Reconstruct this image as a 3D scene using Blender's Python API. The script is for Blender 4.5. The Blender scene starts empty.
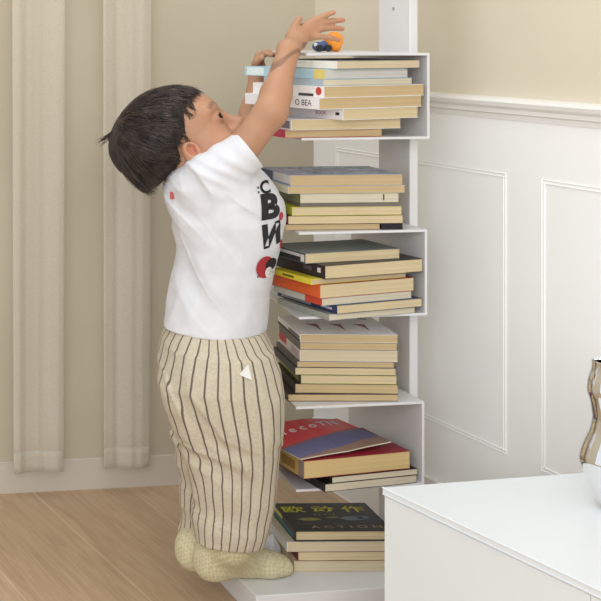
import bpy, bmesh, math, random
import numpy as np
from mathutils import Vector, Matrix
from mathutils.bvhtree import BVHTree

random.seed(7); RNG = np.random.default_rng(7)
SC = bpy.context.scene
COL = SC.collection
F, X0, HZ, H = 1300.0, -100.0, 29.0, 1.12      # focal length, principal point and horizon in pixels, eye height in metres


def at(px, py, Y):
    return Vector(((px - X0) * Y / F, Y, H - (py - HZ) * Y / F))


def zof(py, Y): return H - (py - HZ) * Y / F
def xof(px, Y): return (px - X0) * Y / F
def yof(py, z): return F * (H - z) / (py - HZ)


def srgb(r, g, b):
    def c(v):
        v /= 255.0
        return v / 12.92 if v <= 0.04045 else ((v + 0.055) / 1.055) ** 2.4
    return (c(r), c(g), c(b), 1.0)


# ------------------------------------------------------------------ materials
def new_mat(name, col=(0.8, 0.8, 0.8, 1), rough=0.6, metal=0.0, sss=0.0, spec=None):
    m = bpy.data.materials.new(name); m.use_nodes = True
    nt = m.node_tree
    b = nt.nodes['Principled BSDF']
    b.inputs['Base Color'].default_value = col
    b.inputs['Roughness'].default_value = rough
    b.inputs['Metallic'].default_value = metal
    if spec is not None: b.inputs['Specular IOR Level'].default_value = spec
    if sss:
        b.inputs['Subsurface Weight'].default_value = sss
        b.inputs['Subsurface Radius'].default_value = (0.012, 0.005, 0.003)
    return m, nt, b


def N(nt, typ, **kw):
    n = nt.nodes.new(typ)
    for k, v in kw.items():
        if k in n.inputs: n.inputs[k].default_value = v
        else: setattr(n, k, v)
    return n


def noisy(name, c1, c2, scale=20.0, rough=0.6, bump=0.0, detail=4.0, stretch=(1, 1, 1), sss=0.0, lo=0.35, hi=0.65, spec=None, bscale=None, coord='Object'):
    m, nt, b = new_mat(name, c1, rough, sss=sss, spec=spec)
    tc = N(nt, 'ShaderNodeTexCoord'); mp = N(nt, 'ShaderNodeMapping')
    mp.inputs['Scale'].default_value = stretch
    nt.links.new(tc.outputs[coord], mp.inputs['Vector'])
    nz = N(nt, 'ShaderNodeTexNoise', Scale=scale, Detail=detail)
    nt.links.new(mp.outputs[0], nz.inputs['Vector'])
    cr = N(nt, 'ShaderNodeValToRGB')
    cr.color_ramp.elements[0].position = lo; cr.color_ramp.elements[0].color = c1
    cr.color_ramp.elements[1].position = hi; cr.color_ramp.elements[1].color = c2
    nt.links.new(nz.outputs['Fac'], cr.inputs[0]); nt.links.new(cr.outputs[0], b.inputs['Base Color'])
    if bump:
        nb = nz
        if bscale:
            nb = N(nt, 'ShaderNodeTexNoise', Scale=bscale, Detail=3.0)
            nt.links.new(mp.outputs[0], nb.inputs['Vector'])
        bp = N(nt, 'ShaderNodeBump', Strength=bump, Distance=0.002)
        nt.links.new(nb.outputs['Fac'], bp.inputs['Height']); nt.links.new(bp.outputs[0], b.inputs['Normal'])
    return m


def shade(c, f): return (c[0] * f, c[1] * f, c[2] * f, 1)


_mc = {}
def flat(c, rough=0.5):
    """printed card or paper of one ink colour, with the faint mottling of real stock"""
    k = (tuple(round(v, 4) for v in c), rough)
    if k not in _mc:
        _mc[k] = noisy('printed_card', shade(c, 0.93), c, 60, rough)
    return _mc[k]


def page_mat(c):
    k = ('page', tuple(round(v, 4) for v in c))
    if k not in _mc:
        m, nt, b = new_mat('page_edges', c, 0.85)
        tc = N(nt, 'ShaderNodeTexCoord'); mp = N(nt, 'ShaderNodeMapping')
        mp.inputs['Scale'].default_value = (2.0, 2.0, 900.0)
        nt.links.new(tc.outputs['Object'], mp.inputs['Vector'])
        nz = N(nt, 'ShaderNodeTexNoise', Scale=1.0, Detail=3.0); nt.links.new(mp.outputs[0], nz.inputs['Vector'])
        cr = N(nt, 'ShaderNodeValToRGB')
        cr.color_ramp.elements[0].position = 0.25; cr.color_ramp.elements[0].color = shade(c, 0.78)
        cr.color_ramp.elements[1].position = 0.7; cr.color_ramp.elements[1].color = c
        nt.links.new(nz.outputs['Fac'], cr.inputs[0]); nt.links.new(cr.outputs[0], b.inputs['Base Color'])
        bp = N(nt, 'ShaderNodeBump', Strength=0.25, Distance=0.001)
        nt.links.new(nz.outputs['Fac'], bp.inputs['Height']); nt.links.new(bp.outputs[0], b.inputs['Normal'])
        _mc[k] = m
    return _mc[k]


# ------------------------------------------------------------------ object helpers
def link_mesh(name, me, mats, parent=None):
    o = bpy.data.objects.new(name, me); COL.objects.link(o)
    for m in (mats if isinstance(mats, (list, tuple)) else [mats]): me.materials.append(m)
    if parent is not None: o.parent = parent
    return o


def obj(name, bm, mats, parent=None, smooth=False):
    me = bpy.data.meshes.new(name)
    bmesh.ops.recalc_face_normals(bm, faces=bm.faces)
    if smooth:
        for f in bm.faces: f.smooth = True
    bm.to_mesh(me); bm.free()
    return link_mesh(name, me, mats, parent)


def empty(name, loc, rz=0.0, label=None, cat=None, group=None):
    o = bpy.data.objects.new(name, None); COL.objects.link(o)
    o.empty_display_size = 0.05
    o.location = loc; o.rotation_euler = (0, 0, rz)
    if label: tag(o, label, cat, group)
    return o


def tag(o, label, cat, group=None):
    o['label'] = label; o['category'] = cat
    if group: o['group'] = group
    return o


def struct(o): o['kind'] = 'structure'; return o


def box(bm, x0, x1, y0, y1, z0, z1, mi=0, bev=0.0, M=None):
    vs = [bm.verts.new((x, y, z)) for x in (x0, x1) for y in (y0, y1) for z in (z0, z1)]
    fs = []
    for q in ((0, 1, 3, 2), (4, 6, 7, 5), (0, 4, 5, 1), (2, 3, 7, 6), (0, 2, 6, 4), (1, 5, 7, 3)):
        f = bm.faces.new([vs[i] for i in q]); f.material_index = mi; fs.append(f)
    bmesh.ops.recalc_face_normals(bm, faces=fs)
    if M is not None:
        for v in vs: v.co = M @ v.co
    if bev:
        es = list({e for f in fs for e in f.edges})
        r = bmesh.ops.bevel(bm, geom=es, offset=bev, segments=2, profile=0.5, affect='EDGES', material=-1)
    return fs


def prism(bm, pts, z0, z1, mi=0):
    lo = [bm.verts.new((p[0], p[1], z0)) for p in pts]; hi = [bm.verts.new((p[0], p[1], z1)) for p in pts]
    n = len(pts)
    bm.faces.new(lo[::-1]).material_index = mi; bm.faces.new(hi).material_index = mi
    for i in range(n): bm.faces.new((lo[i], lo[(i + 1) % n], hi[(i + 1) % n], hi[i])).material_index = mi


def lathe(bm, prof, n=48, cx=0, cy=0, wob=None):
    rings = []
    for r, z in prof:
        ring = []
        for k in range(n):
            a = 2 * math.pi * k / n
            rr = r * (wob(a, z) if wob else 1)
            ring.append(bm.verts.new((cx + rr * math.cos(a), cy + rr * math.sin(a), z)))
        rings.append(ring)
    for a, b in zip(rings, rings[1:]):
        for k in range(n): bm.faces.new((a[k], a[(k + 1) % n], b[(k + 1) % n], b[k]))
    bm.faces.new(rings[0][::-1]); bm.faces.new(rings[-1])


def cyl(bm, p0, p1, r, n=16, r2=None):
    p0 = Vector(p0); p1 = Vector(p1); d = (p1 - p0).normalized()
    a = d.orthogonal().normalized(); b = d.cross(a)
    r2 = r if r2 is None else r2
    lo = [bm.verts.new(p0 + (a * math.cos(t) + b * math.sin(t)) * r) for t in [2 * math.pi * k / n for k in range(n)]]
    hi = [bm.verts.new(p1 + (a * math.cos(t) + b * math.sin(t)) * r2) for t in [2 * math.pi * k / n for k in range(n)]]
    bm.faces.new(lo[::-1]); bm.faces.new(hi)
    for k in range(n): bm.faces.new((lo[k], lo[(k + 1) % n], hi[(k + 1) % n], hi[k]))


def text_bm(txt, size=1.0, bold=0.0, cuts=0):
    cu = bpy.data.curves.new('lettering', 'FONT'); cu.body = txt; cu.size = size
    cu.align_x = 'CENTER'; cu.align_y = 'CENTER'; cu.offset = bold; cu.resolution_u = 4
    o = bpy.data.objects.new('lettering', cu); COL.objects.link(o)
    me = bpy.data.meshes.new_from_object(o.evaluated_get(bpy.context.evaluated_depsgraph_get()))
    bpy.data.objects.remove(o); bpy.data.curves.remove(cu)
    bm = bmesh.new(); bm.from_mesh(me); bpy.data.meshes.remove(me)
    bmesh.ops.triangulate(bm, faces=bm.faces)
    for i in range(cuts): bmesh.ops.subdivide_edges(bm, edges=[e for e in bm.edges if e.calc_length() > size * 0.09], cuts=1)
    bmesh.ops.triangulate(bm, faces=bm.faces)
    return bm


# ------------------------------------------------------------------ smooth implicit solids
class Field:
    def __init__(s, lo, hi, h):
        s.lo = np.array(lo, float); s.h = h
        s.n = np.ceil((np.array(hi) - s.lo) / h).astype(int) + 1
        s.D = np.full(s.n, 0.06, np.float32)

    def sub(s, lo, hi):
        a = np.clip(np.floor((np.array(lo) - s.lo) / s.h).astype(int), 0, s.n)
        b = np.clip(np.ceil((np.array(hi) - s.lo) / s.h).astype(int) + 1, 0, s.n)
        sl = tuple(slice(i, j) for i, j in zip(a, b))
        g = np.meshgrid(*[(np.arange(i, j) * s.h + o).astype(np.float32) for i, j, o in zip(a, b, s.lo)], indexing='ij')
        return sl, g

    def put(s, fn, lo, hi, k=0.01, mode='add'):
        m = 0.035 + k
        sl, g = s.sub(np.array(lo) - m, np.array(hi) + m)
        if min(g[0].shape) == 0: return
        d = fn(*g).astype(np.float32); a = s.D[sl]
        if mode == 'cut': a = -a
        hh = np.maximum(k - np.abs(a - d), 0) / max(k, 1e-6)
        r = np.minimum(a, d) - hh * hh * k * 0.25
        s.D[sl] = -r if mode == 'cut' else r

    def cap(s, p0, p1, r0, r1=None, k=0.01, mode='add'):
        r1 = r0 if r1 is None else r1
        p0 = np.array(p0, float); p1 = np.array(p1, float); ba = p1 - p0; L2 = max(ba @ ba, 1e-12)
        def fn(x, y, z):
            t = np.clip(((x - p0[0]) * ba[0] + (y - p0[1]) * ba[1] + (z - p0[2]) * ba[2]) / L2, 0, 1)
            q = np.sqrt((x - p0[0] - t * ba[0]) ** 2 + (y - p0[1] - t * ba[1]) ** 2 + (z - p0[2] - t * ba[2]) ** 2)
            return q - (r0 + (r1 - r0) * t)
        rm = max(r0, r1)
        s.put(fn, np.minimum(p0, p1) - rm, np.maximum(p0, p1) + rm, k, mode)

    def ell(s, c, semi, axes=None, k=0.01, mode='add'):
        c = np.array(c, float); A = np.eye(3) if axes is None else np.array([np.array(a, float) for a in axes])
        sm = np.array(semi, float)
        def fn(x, y, z):
            q = [(A[i, 0] * (x - c[0]) + A[i, 1] * (y - c[1]) + A[i, 2] * (z - c[2])) for i in range(3)]
            k0 = np.sqrt(sum((q[i] / sm[i]) ** 2 for i in range(3))); k1 = np.sqrt(sum((q[i] / sm[i] ** 2) ** 2 for i in range(3)))
            return k0 * (k0 - 1) / np.maximum(k1, 1e-6)
        e = np.sqrt(((A * sm[:, None]) ** 2).sum(0))
        s.put(fn, c - e, c + e, k, mode)

    def mesh(s):
        D = s.D; ins = D < 0
        n = np.array(D.shape) - 1
        cnt = np.zeros(tuple(n), np.uint8)
        for i in (0, 1):
            for j in (0, 1):
                for k in (0, 1): cnt += ins[i:n[0] + i, j:n[1] + j, k:n[2] + k]
        act = (cnt > 0) & (cnt < 8)
        idx = np.argwhere(act); vid = np.full(tuple(n), -1, np.int64); vid[act] = np.arange(len(idx))
        acc = np.zeros((len(idx), 3)); num = np.zeros(len(idx))
        C = [(i, j, k) for i in (0, 1) for j in (0, 1) for k in (0, 1)]
        val = {c: D[idx[:, 0] + c[0], idx[:, 1] + c[1], idx[:, 2] + c[2]].astype(float) for c in C}
        for c in C:
            for ax in range(3):
                if c[ax] == 0:
                    e = list(c); e[ax] = 1; e = tuple(e)
                    a, b = val[c], val[e]; m = (a < 0) != (b < 0)
                    t = np.where(m, a / np.where(m, a - b, 1), 0)
                    p = np.tile(np.array(c, float), (len(idx), 1)); p[:, ax] += t
                    acc[m] += p[m]; num[m] += 1
        V = (idx + acc / num[:, None]) * s.h + s.lo
        Q = []
        for ax in range(3):
            o1, o2 = (ax + 1) % 3, (ax + 2) % 3
            a = [slice(1, -1)] * 3; b = [slice(1, -1)] * 3
            a[ax] = slice(0, -1); b[ax] = slice(1, None)
            A, B = ins[tuple(a)], ins[tuple(b)]
            e = np.argwhere(A != B)
            if len(e) == 0: continue
            flip = A[e[:, 0], e[:, 1], e[:, 2]]
            off = np.ones(3, int); off[ax] = 0
            e = e + off
            def g(d1, d2):
                q = e.copy(); q[:, o1] -= d1; q[:, o2] -= d2
                return vid[q[:, 0], q[:, 1], q[:, 2]]
            q = np.stack([g(1, 1), g(0, 1), g(0, 0), g(1, 0)], 1)
            q[~flip] = q[~flip][:, ::-1]
            Q.append(q)
        return V, np.concatenate(Q)


def relax(V, Q, it=2, f=0.5):
    for _ in range(it):
        S = np.zeros_like(V); n = np.zeros(len(V))
        for i in range(4):
            a, b = Q[:, i], Q[:, (i + 1) % 4]
            np.add.at(S, a, V[b]); np.add.at(n, a, 1); np.add.at(S, b, V[a]); np.add.at(n, b, 1)
        V = V + f * (S / np.maximum(n, 1)[:, None] - V)
    return V


def np_mesh(name, V, Q, smooth=True):
    me = bpy.data.meshes.new(name)
    me.from_pydata([tuple(v) for v in V], [], [tuple(int(i) for i in q) for q in Q])
    me.polygons.foreach_set('use_smooth', [smooth] * len(me.polygons)); me.update()
    return me


def local(V, root):
    return V - np.array(root.location)


# ------------------------------------------------------------------ room frame
C0 = Vector((xof(315, yof(476, 0)), yof(476, 0), 0))            # foot of the corner
AR = math.radians(14.2); AB = math.radians(8.1)
DR = Vector((math.sin(AR), -math.cos(AR), 0))                    # along the right wall, towards the camera
NR = Vector((-math.cos(AR), -math.sin(AR), 0))                   # out of the right wall, into the room
DB = Vector((-math.cos(AB), -math.sin(AB), 0))                   # along the back wall, to the left
NB = Vector((math.sin(AB), -math.cos(AB), 0))                    # out of the back wall, into the room


def wall_t(px):
    q = (px - X0) / F
    return (q * C0.y - C0.x) / (DR.x - q * DR.y)


def frame_mat(o, d, n):
    return Matrix(((d.x, n.x, 0, o.x), (d.y, n.y, 0, o.y), (0, 0, 1, 0), (0, 0, 0, 1)))


MR = frame_mat(C0, DR, NR); MB = frame_mat(C0, DB, NB)
CEIL = 2.6
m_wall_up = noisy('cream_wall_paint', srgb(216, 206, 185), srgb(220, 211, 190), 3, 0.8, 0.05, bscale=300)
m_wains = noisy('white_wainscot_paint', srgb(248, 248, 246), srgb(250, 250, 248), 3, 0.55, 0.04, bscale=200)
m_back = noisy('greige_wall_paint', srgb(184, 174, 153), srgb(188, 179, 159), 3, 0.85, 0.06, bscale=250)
m_trim = noisy('white_trim_paint', srgb(238, 236, 232), srgb(242, 240, 236), 4, 0.4)
m_ceil = noisy('white_ceiling_paint', srgb(240, 238, 234), srgb(244, 243, 240), 4, 0.8)

# floor: oak boards running along the right wall
m, nt, b = new_mat('oak_floor', rough=0.42)
tc = N(nt, 'ShaderNodeTexCoord'); mp = N(nt, 'ShaderNodeMapping')
mp.inputs['Rotation'].default_value = (0, 0, math.radians(90 - 16)); nt.links.new(tc.outputs['Object'], mp.inputs['Vector'])
br = N(nt, 'ShaderNodeTexBrick', Scale=1.0); br.inputs['Brick Width'].default_value = 3.4; br.inputs['Row Height'].default_value = 0.235
br.inputs['Mortar Size'].default_value = 0.0022; br.inputs['Mortar Smooth'].default_value = 0.5; br.offset = 0.37
br.inputs['Color1'].default_value = srgb(194, 168, 139); br.inputs['Color2'].default_value = srgb(182, 155, 125); br.inputs['Mortar'].default_value = srgb(206, 180, 150)
nt.links.new(mp.outputs[0], br.inputs['Vector'])
m2 = N(nt, 'ShaderNodeMapping'); m2.inputs['Scale'].default_value = (1.6, 22, 1); nt.links.new(mp.outputs[0], m2.inputs['Vector'])
nz = N(nt, 'ShaderNodeTexNoise', Scale=2.2, Detail=8.0, Distortion=1.6); nt.links.new(m2.outputs[0], nz.inputs['Vector'])
cr = N(nt, 'ShaderNodeValToRGB'); cr.color_ramp.elements[0].position = 0.3; cr.color_ramp.elements[0].color = (0.74, 0.68, 0.62, 1)
cr.color_ramp.elements[1].position = 0.68; cr.color_ramp.elements[1].color = (1.06, 1.05, 1.04, 1)
nt.links.new(nz.outputs['Fac'], cr.inputs[0])
mx = N(nt, 'ShaderNodeMix', data_type='RGBA', blend_type='MULTIPLY'); mx.inputs[0].default_value = 0.75
nt.links.new(br.outputs['Color'], mx.inputs[6]); nt.links.new(cr.outputs[0], mx.inputs[7]); nt.links.new(mx.outputs[2], b.inputs['Base Color'])
bp = N(nt, 'ShaderNodeBump', Strength=0.12, Distance=0.002); nt.links.new(nz.outputs['Fac'], bp.inputs['Height']); nt.links.new(bp.outputs[0], b.inputs['Normal'])
m_floor = m

WL, WR = 4.2, 4.6
pC = C0; pL = C0 + DB * WL; pR = C0 + DR * WR
pF = Vector((pL.x, pR.y, 0))
bm = bmesh.new(); prism(bm, [pC + NR * -0.1 + NB * -0.1, pL + NB * -0.1, Vector((pF.x, pF.y, 0)), pR - NR * 0.1], -0.05, 0.0); struct(obj('floor', bm, m_floor))
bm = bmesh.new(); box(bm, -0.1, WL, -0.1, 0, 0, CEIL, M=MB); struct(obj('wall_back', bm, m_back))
bm = bmesh.new(); box(bm, 0.0, WR, -0.1, 0, 0, CEIL, M=MR); struct(obj('wall_right', bm, m_wall_up))
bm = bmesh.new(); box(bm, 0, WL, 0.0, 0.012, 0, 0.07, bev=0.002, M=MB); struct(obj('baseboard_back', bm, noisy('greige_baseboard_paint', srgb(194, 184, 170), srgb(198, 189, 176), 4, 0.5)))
bm = bmesh.new()
box(bm, 0.012, WR, 0.004, 0.018, 0, 0.092, bev=0.002, M=MR)
box(bm, 0.012, WR, 0.004, 0.011, 0.092, 0.15, bev=0.003, M=MR)
struct(obj('baseboard_right', bm, m_trim))
bm = bmesh.new(); box(bm, 0.0, WR, 0, 0.004, 0, 0.96, M=MR); struct(obj('trim_wainscot', bm, m_wains))


def rail(bm, prof, t0, t1, M):
    r = []
    for t in (t0, t1):
        r.append([bm.verts.new(M @ Vector((t, n, z))) for n, z in prof])
    k = len(prof)
    for i in range(k): bm.faces.new((r[0][i], r[0][(i + 1) % k], r[1][(i + 1) % k], r[1][i]))
    bm.faces.new(r[0]); bm.faces.new(r[1][::-1])


bm = bmesh.new()
rail(bm, [(0, 0.940), (0.006, 0.940), (0.007, 0.950), (0.013, 0.953), (0.013, 0.961), (0.021, 0.967), (0.024, 0.975), (0.021, 0.981), (0, 0.984)], 0.01, WR, MR)
struct(obj('trim_chair_rail', bm, m_trim))


def panel(name, t0, t1, z0, z1, w=0.007, p=0.0016):
    bm = bmesh.new()
    for (a, b_, c, d) in ((t0, t1, z0, z0 + w), (t0, t1, z1 - w, z1), (t0, t0 + w, z0 + w, z1 - w), (t1 - w, t1, z0 + w, z1 - w)):
        box(bm, a, b_, 0.003, 0.003 + p, c, d, bev=0.0015, M=MR)
    struct(obj(name, bm, m_wains))


panel('trim_1', 0.10, wall_t(508), 0.275, 0.832)
panel('trim_2', wall_t(544), wall_t(544) + 0.75, 0.275, 0.832)
panel('trim_3', wall_t(544) + 0.85, wall_t(544) + 1.6, 0.275, 0.832)

# sheer curtain panels against the back wall
m, nt, b = new_mat('sheer_cloth', srgb(222, 214, 198), 0.9)
b.inputs['Transmission Weight'].default_value = 0.0
tc = N(nt, 'ShaderNodeTexCoord'); nz = N(nt, 'ShaderNodeTexNoise', Scale=250.0, Detail=2.0); nt.links.new(tc.outputs['Object'], nz.inputs['Vector'])
tr = N(nt, 'ShaderNodeBsdfTransparent'); ms = N(nt, 'ShaderNodeMixShader'); out = nt.nodes['Material Output']
ad = N(nt, 'ShaderNodeMath', operation='MULTIPLY_ADD'); ad.inputs[1].default_value = 0.10; ad.inputs[2].default_value = 0.32
nt.links.new(nz.outputs['Fac'], ad.inputs[0]); nt.links.new(ad.outputs[0], ms.inputs[0])
nt.links.new(tr.outputs[0], ms.inputs[1]); nt.links.new(b.outputs[0], ms.inputs[2]); nt.links.new(ms.outputs[0], out.inputs['Surface'])
m_sheer = m


def curtain(px0, px1, pyb, label, seed):
    # position along the back wall
    def tb(px, n):
        q = (px - X0) / F
        o = C0 + NB * n
        return (q * o.y - o.x) / (DB.x - q * DB.y)
    n0 = 0.07
    t1, t0 = tb(px0, n0), tb(px1, n0)
    c = C0 + NB * n0 + DB * ((t0 + t1) / 2)
    zb = zof(pyb, c.y)
    root = empty('sheer_curtain', (c.x, c.y, zb), 0, label, 'curtain')
    root.rotation_euler = (0, 0, math.atan2(DB.y, DB.x))
    r = random.Random(seed)
    ph = [r.uniform(0, 6) for _ in range(4)]
    w = (t1 - t0) / 2
    def pt(u, z):
        x = -w + 2 * w * u
        y = 0.006 * math.sin(7 * u + ph[0] + z * 0.4) + 0.0018 * math.sin(17 * u + ph[1]) + 0.0006 * math.sin(33 * u + ph[2] + z)
        return Vector((x * (1 + 0.05 * min(z, 1.2)), y, z))
    def cloth(z0, z1, nzs, th):
        bm = bmesh.new(); nu = 48; G = {}
        for s in (0, 1):
            for i in range(nu + 1):
                for j in range(nzs + 1):
                    p = pt(i / nu, z0 + (z1 - z0) * j / nzs); p.y += (s - 0.5) * th
                    G[s, i, j] = bm.verts.new(p)
        for i in range(nu):
            for j in range(nzs):
                bm.faces.new((G[0, i, j], G[0, i + 1, j], G[0, i + 1, j + 1], G[0, i, j + 1]))
                bm.faces.new((G[1, i, j], G[1, i, j + 1], G[1, i + 1, j + 1], G[1, i + 1, j]))
        for i in range(nu):
            for j in (0, nzs): bm.faces.new((G[0, i, j], G[0, i + 1, j], G[1, i + 1, j], G[1, i, j]))
        for j in range(nzs):
            for i in (0, nu): bm.faces.new((G[0, i, j], G[0, i, j + 1], G[1, i, j + 1], G[1, i, j]))
        return bm
    obj('cloth', cloth(0.0, 2.3, 24, 0.0016), m_sheer, root, True)
    obj('hem', cloth(0.0, 0.05, 3, 0.0036), m_sheer, root, True)


curtain(13, 63, 472, 'white sheer curtain panel hanging at the far left edge of the photo', 1)
curtain(104, 150, 468, 'white sheer curtain panel hanging behind the back of the boy', 2)

# ------------------------------------------------------------------ bookcase tower
TA = math.radians(8)
TD = Vector((-math.sin(TA), math.cos(TA), 0)); TW = Vector((math.cos(TA), math.sin(TA), 0))
m_tower = noisy('white_powder_coat', srgb(213, 212, 213), srgb(218, 217, 218), 8, 0.38)
YN = 2.56
R0 = Vector((xof(425, YN), YN, 0))                               # inner front corner of the side panels


def t_param(px, o):                                              # depth along TD at which a point of the panel plane shows at px
    q = (px - X0) / F
    return (q * o.y - o.x) / (TD.x - q * TD.y)


def w_param(px, o):
    q = (px - X0) / F
    return (q * o.y - o.x) / (TW.x - q * TW.y)


MT = Matrix(((TW.x, TD.x, 0, R0.x), (TW.y, TD.y, 0, R0.y), (0, 0, 1, 0), (0, 0, 0, 1)))
wl = w_param(299, R0)                                            # left end of the brackets (negative)
dep = t_param(351, R0)
t1p, t2p = t_param(406, R0), t_param(375, R0)
TH = 0.005
z_top = [(zof(53, YN), zof(139, YN)), (zof(229.5, YN), zof(315.5, YN)), (zof(401.5, YN), zof(485.5, YN))]
root = empty('bookcase', (R0.x, R0.y, 0), TA, 'tall white metal book tower with bracket shelves on a post', 'bookcase')
bm = bmesh.new()
basew = w_param(255, R0 - TD * 0.05)
box(bm, basew, 0.06, -0.055, dep + 0.03, 0.0, 0.05, bev=0.0015)
obj('base_plate', bm, m_tower, root)
bm = bmesh.new(); box(bm, 0.008, 0.026, t1p, t2p, 0.05, 1.62, bev=0.002); pst = obj('post', bm, m_tower, root)
m_screw = noisy('steel_screw', srgb(150, 148, 146), srgb(170, 168, 166), 90, 0.35)
bm = bmesh.new()
cyl(bm, (0.008, (t1p + t2p) / 2, 1.162), (0.0065, (t1p + t2p) / 2, 1.162), 0.0035)
cyl(bm, (0.0066, (t1p + t2p) / 2, 1.162), (0.0062, (t1p + t2p) / 2, 1.162), 0.0018)
obj('screw', bm, m_screw, pst)
for i, (zt, zb) in enumerate(z_top):
    dx = (0.005, 0.0, -0.006)[i]
    bm = bmesh.new()
    wb = wl; wl_ = w_param(304, R0) if i == 0 else wl
    prof = [(wl_, zt), (TH, zt), (TH, zb), (wl, zb), (wl, zb + TH), (0, zb + TH), (0, zt - TH), (wl_, zt - TH)]
    lo = [bm.verts.new((x, 0, z)) for x, z in prof]; hi = [bm.verts.new((x + (0.042 if x in (wl, wl_) else 0), dep, z)) for x, z in prof]
    k = len(prof)
    for a in range(k): bm.faces.new((lo[a], lo[(a + 1) % k], hi[(a + 1) % k], hi[a]))
    for q in ((0, 1, 6, 7), (1, 2, 5, 6), (2, 3, 4, 5)):
        bm.faces.new([lo[a] for a in q]); bm.faces.new([hi[a] for a in q][::-1])
    o = obj('shelf_bracket', bm, m_tower, root); o.location.x = dx
    bv = o.modifiers.new('bevel', 'BEVEL'); bv.width = 0.0008; bv.segments = 2; bv.limit_method = 'ANGLE'

# ------------------------------------------------------------------ books
CREAM = srgb(213, 194, 154); TAN = srgb(200, 175, 132); PALE = srgb(212, 202, 178); IVORY = srgb(211, 196, 165)
WHITE = srgb(236, 236, 238); BLACK = srgb(34, 32, 34); GREY = srgb(150, 150, 152)


def add_text(parent, txt, size, col, M, bold=0.0, name='title', sx=1.0, thick=0.0004):
    bm = text_bm(txt, size, bold)
    for v in bm.verts: v.co = M @ Vector((v.co.x * sx, v.co.y, 0))
    return obj(name, bm, flat(col), parent)


def book(stack, cx, rx, T, L, A, page, spine, label, top=None, hard=False, Yr=YN, curve=0.0, deco=None, name='book'):
    """stack: dict with the height reached so far; cx / rx: where the near left and near right corners show; A: turn in degrees"""
    a = math.radians(A)
    wdir = Vector((math.cos(a), math.sin(a), 0))
    r = Vector((xof(rx, Yr), Yr, 0)); q = (cx - X0) / F
    W = (r.x - q * r.y) / (wdir.x - q * wdir.y)
    c = r - wdir * W
    z = stack['z']; stack['z'] = z + T + 0.0003
    root = empty(name, (c.x, c.y, z), a, label, 'book', stack['group'])
    ct = 0.0022 if hard else 0.0007
    ov = 0.003 if hard else 0.0006
    top = spine if top is None else top
    # pages
    bm = bmesh.new()
    box(bm, ct * 1.2, W - ov, ov, L - ov, ct, T - ct)
    es = [e for e in bm.edges if abs(e.verts[0].co.z - e.verts[1].co.z) < 1e-6]
    bmesh.ops.subdivide_edges(bm, edges=[e for e in bm.edges if abs(e.verts[0].co.x - e.verts[1].co.x) > 0.02], cuts=14)
    rr = random.Random(int(W * 1e5) + int(T * 1e6))
    ph = rr.uniform(0, 6)
    for v in bm.verts:
        if v.co.y < 0.01 and T > 0.012: v.co.y += 0.0006 * (1 + math.sin(v.co.x * 60 + ph))
    obj('pages', bm, page_mat(page), root)
    # cover with the spine on the left
    bm = bmesh.new()
    def cov(x0, x1, z0, z1, mi):
        fs = box(bm, x0, x1, 0, L, z0, z1, mi=mi)
    cov(0, W, 0, ct, 1); cov(0, W, T - ct, T, 1); cov(0, ct * 1.2, ct, T - ct, 0)
    obj('cover', bm, [flat(spine, 0.42), flat(top, 0.4)], root)
    if deco: deco(root, W, L, T)
    return root


def spine_rect(root, y0, y1, z0, z1, col, name='spine_label'):
    bm = bmesh.new(); box(bm, -0.0004, 0.0002, y0, y1, z0, z1)
    return obj(name, bm, flat(col), root)


def spine_text(txt, size, col, yc=0.5, bold=0.0):
    def f(root, W, L, T):
        M = Matrix.Translation((-0.0005, L * yc, T / 2)) @ Matrix(((0, 0, -1, 0), (-1, 0, 0, 0), (0, 1, 0, 0), (0, 0, 0, 1)))
        add_text(root, txt, T * size, col, M, bold, 'spine_lettering')
    return f


def both(*fs):
    def f(root, W, L, T):
        for g in fs: g(root, W, L, T)
    return f


def sl(y0, y1, z0, z1, col):                                     # spine patch as fractions of the spine
    return lambda root, W, L, T: spine_rect(root, L * y0, L * y1, T * z0, T * z1, col)


px = 1 / 508.0
ZB = TH + 0.0004
def red_disc(root, W, L, T):
    bm = bmesh.new(); cyl(bm, (-0.0006, L * 0.07, T * 0.56), (0.0002, L * 0.07, T * 0.56), T * 0.36, 20)
    obj('spine_disc', bm, flat(srgb(196, 70, 62)), root)


# --- top bracket
A1 = 24
st = {'z': z_top[0][1] + ZB, 'group': 'books in the top bracket of the tower'}
book(st, 285, 382, 8 * px, 0.10, 12, TAN, srgb(196, 60, 92), 'thin paperback with crimson pink spine, lowest book of the topmost stack')
book(st, 291, 401, 10.5 * px, 0.10, 14, CREAM, WHITE, 'cream-paged paperback lying on the crimson one, with a grey print on its white spine',
     deco=sl(0.05, 0.35, 0.15, 0.85, srgb(120, 116, 128)))
book(st, 343, 418, 11 * px, 0.20, A1, CREAM, srgb(240, 236, 240), 'paperback with small pink lettering on its white spine, in the topmost stack',
     deco=both(spine_text('BOOK', 0.5, srgb(196, 128, 150), 0.30), sl(0.05, 0.1, 0.4, 0.65, BLACK)))
book(st, 319, 422, 11 * px, 0.215, A1, TAN, srgb(243, 243, 244), 'paperback with bold dark lettering on its white spine, in the topmost stack',
     deco=spine_text('O BEA', 0.75, srgb(60, 60, 70), 0.2, 0.0))
book(st, 324, 424, 11 * px, 0.205, A1, TAN, srgb(238, 238, 236), 'wide paperback with a red disc on its white spine in the topmost stack',
     deco=both(red_disc, sl(0.14, 0.34, 0.08, 0.32, srgb(62, 60, 64))))
book(st, 323, 412, 6.3 * px, 0.17, A1, PALE, srgb(170, 186, 198), 'thin paperback with plain grey-blue spine in the topmost stack')
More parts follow.
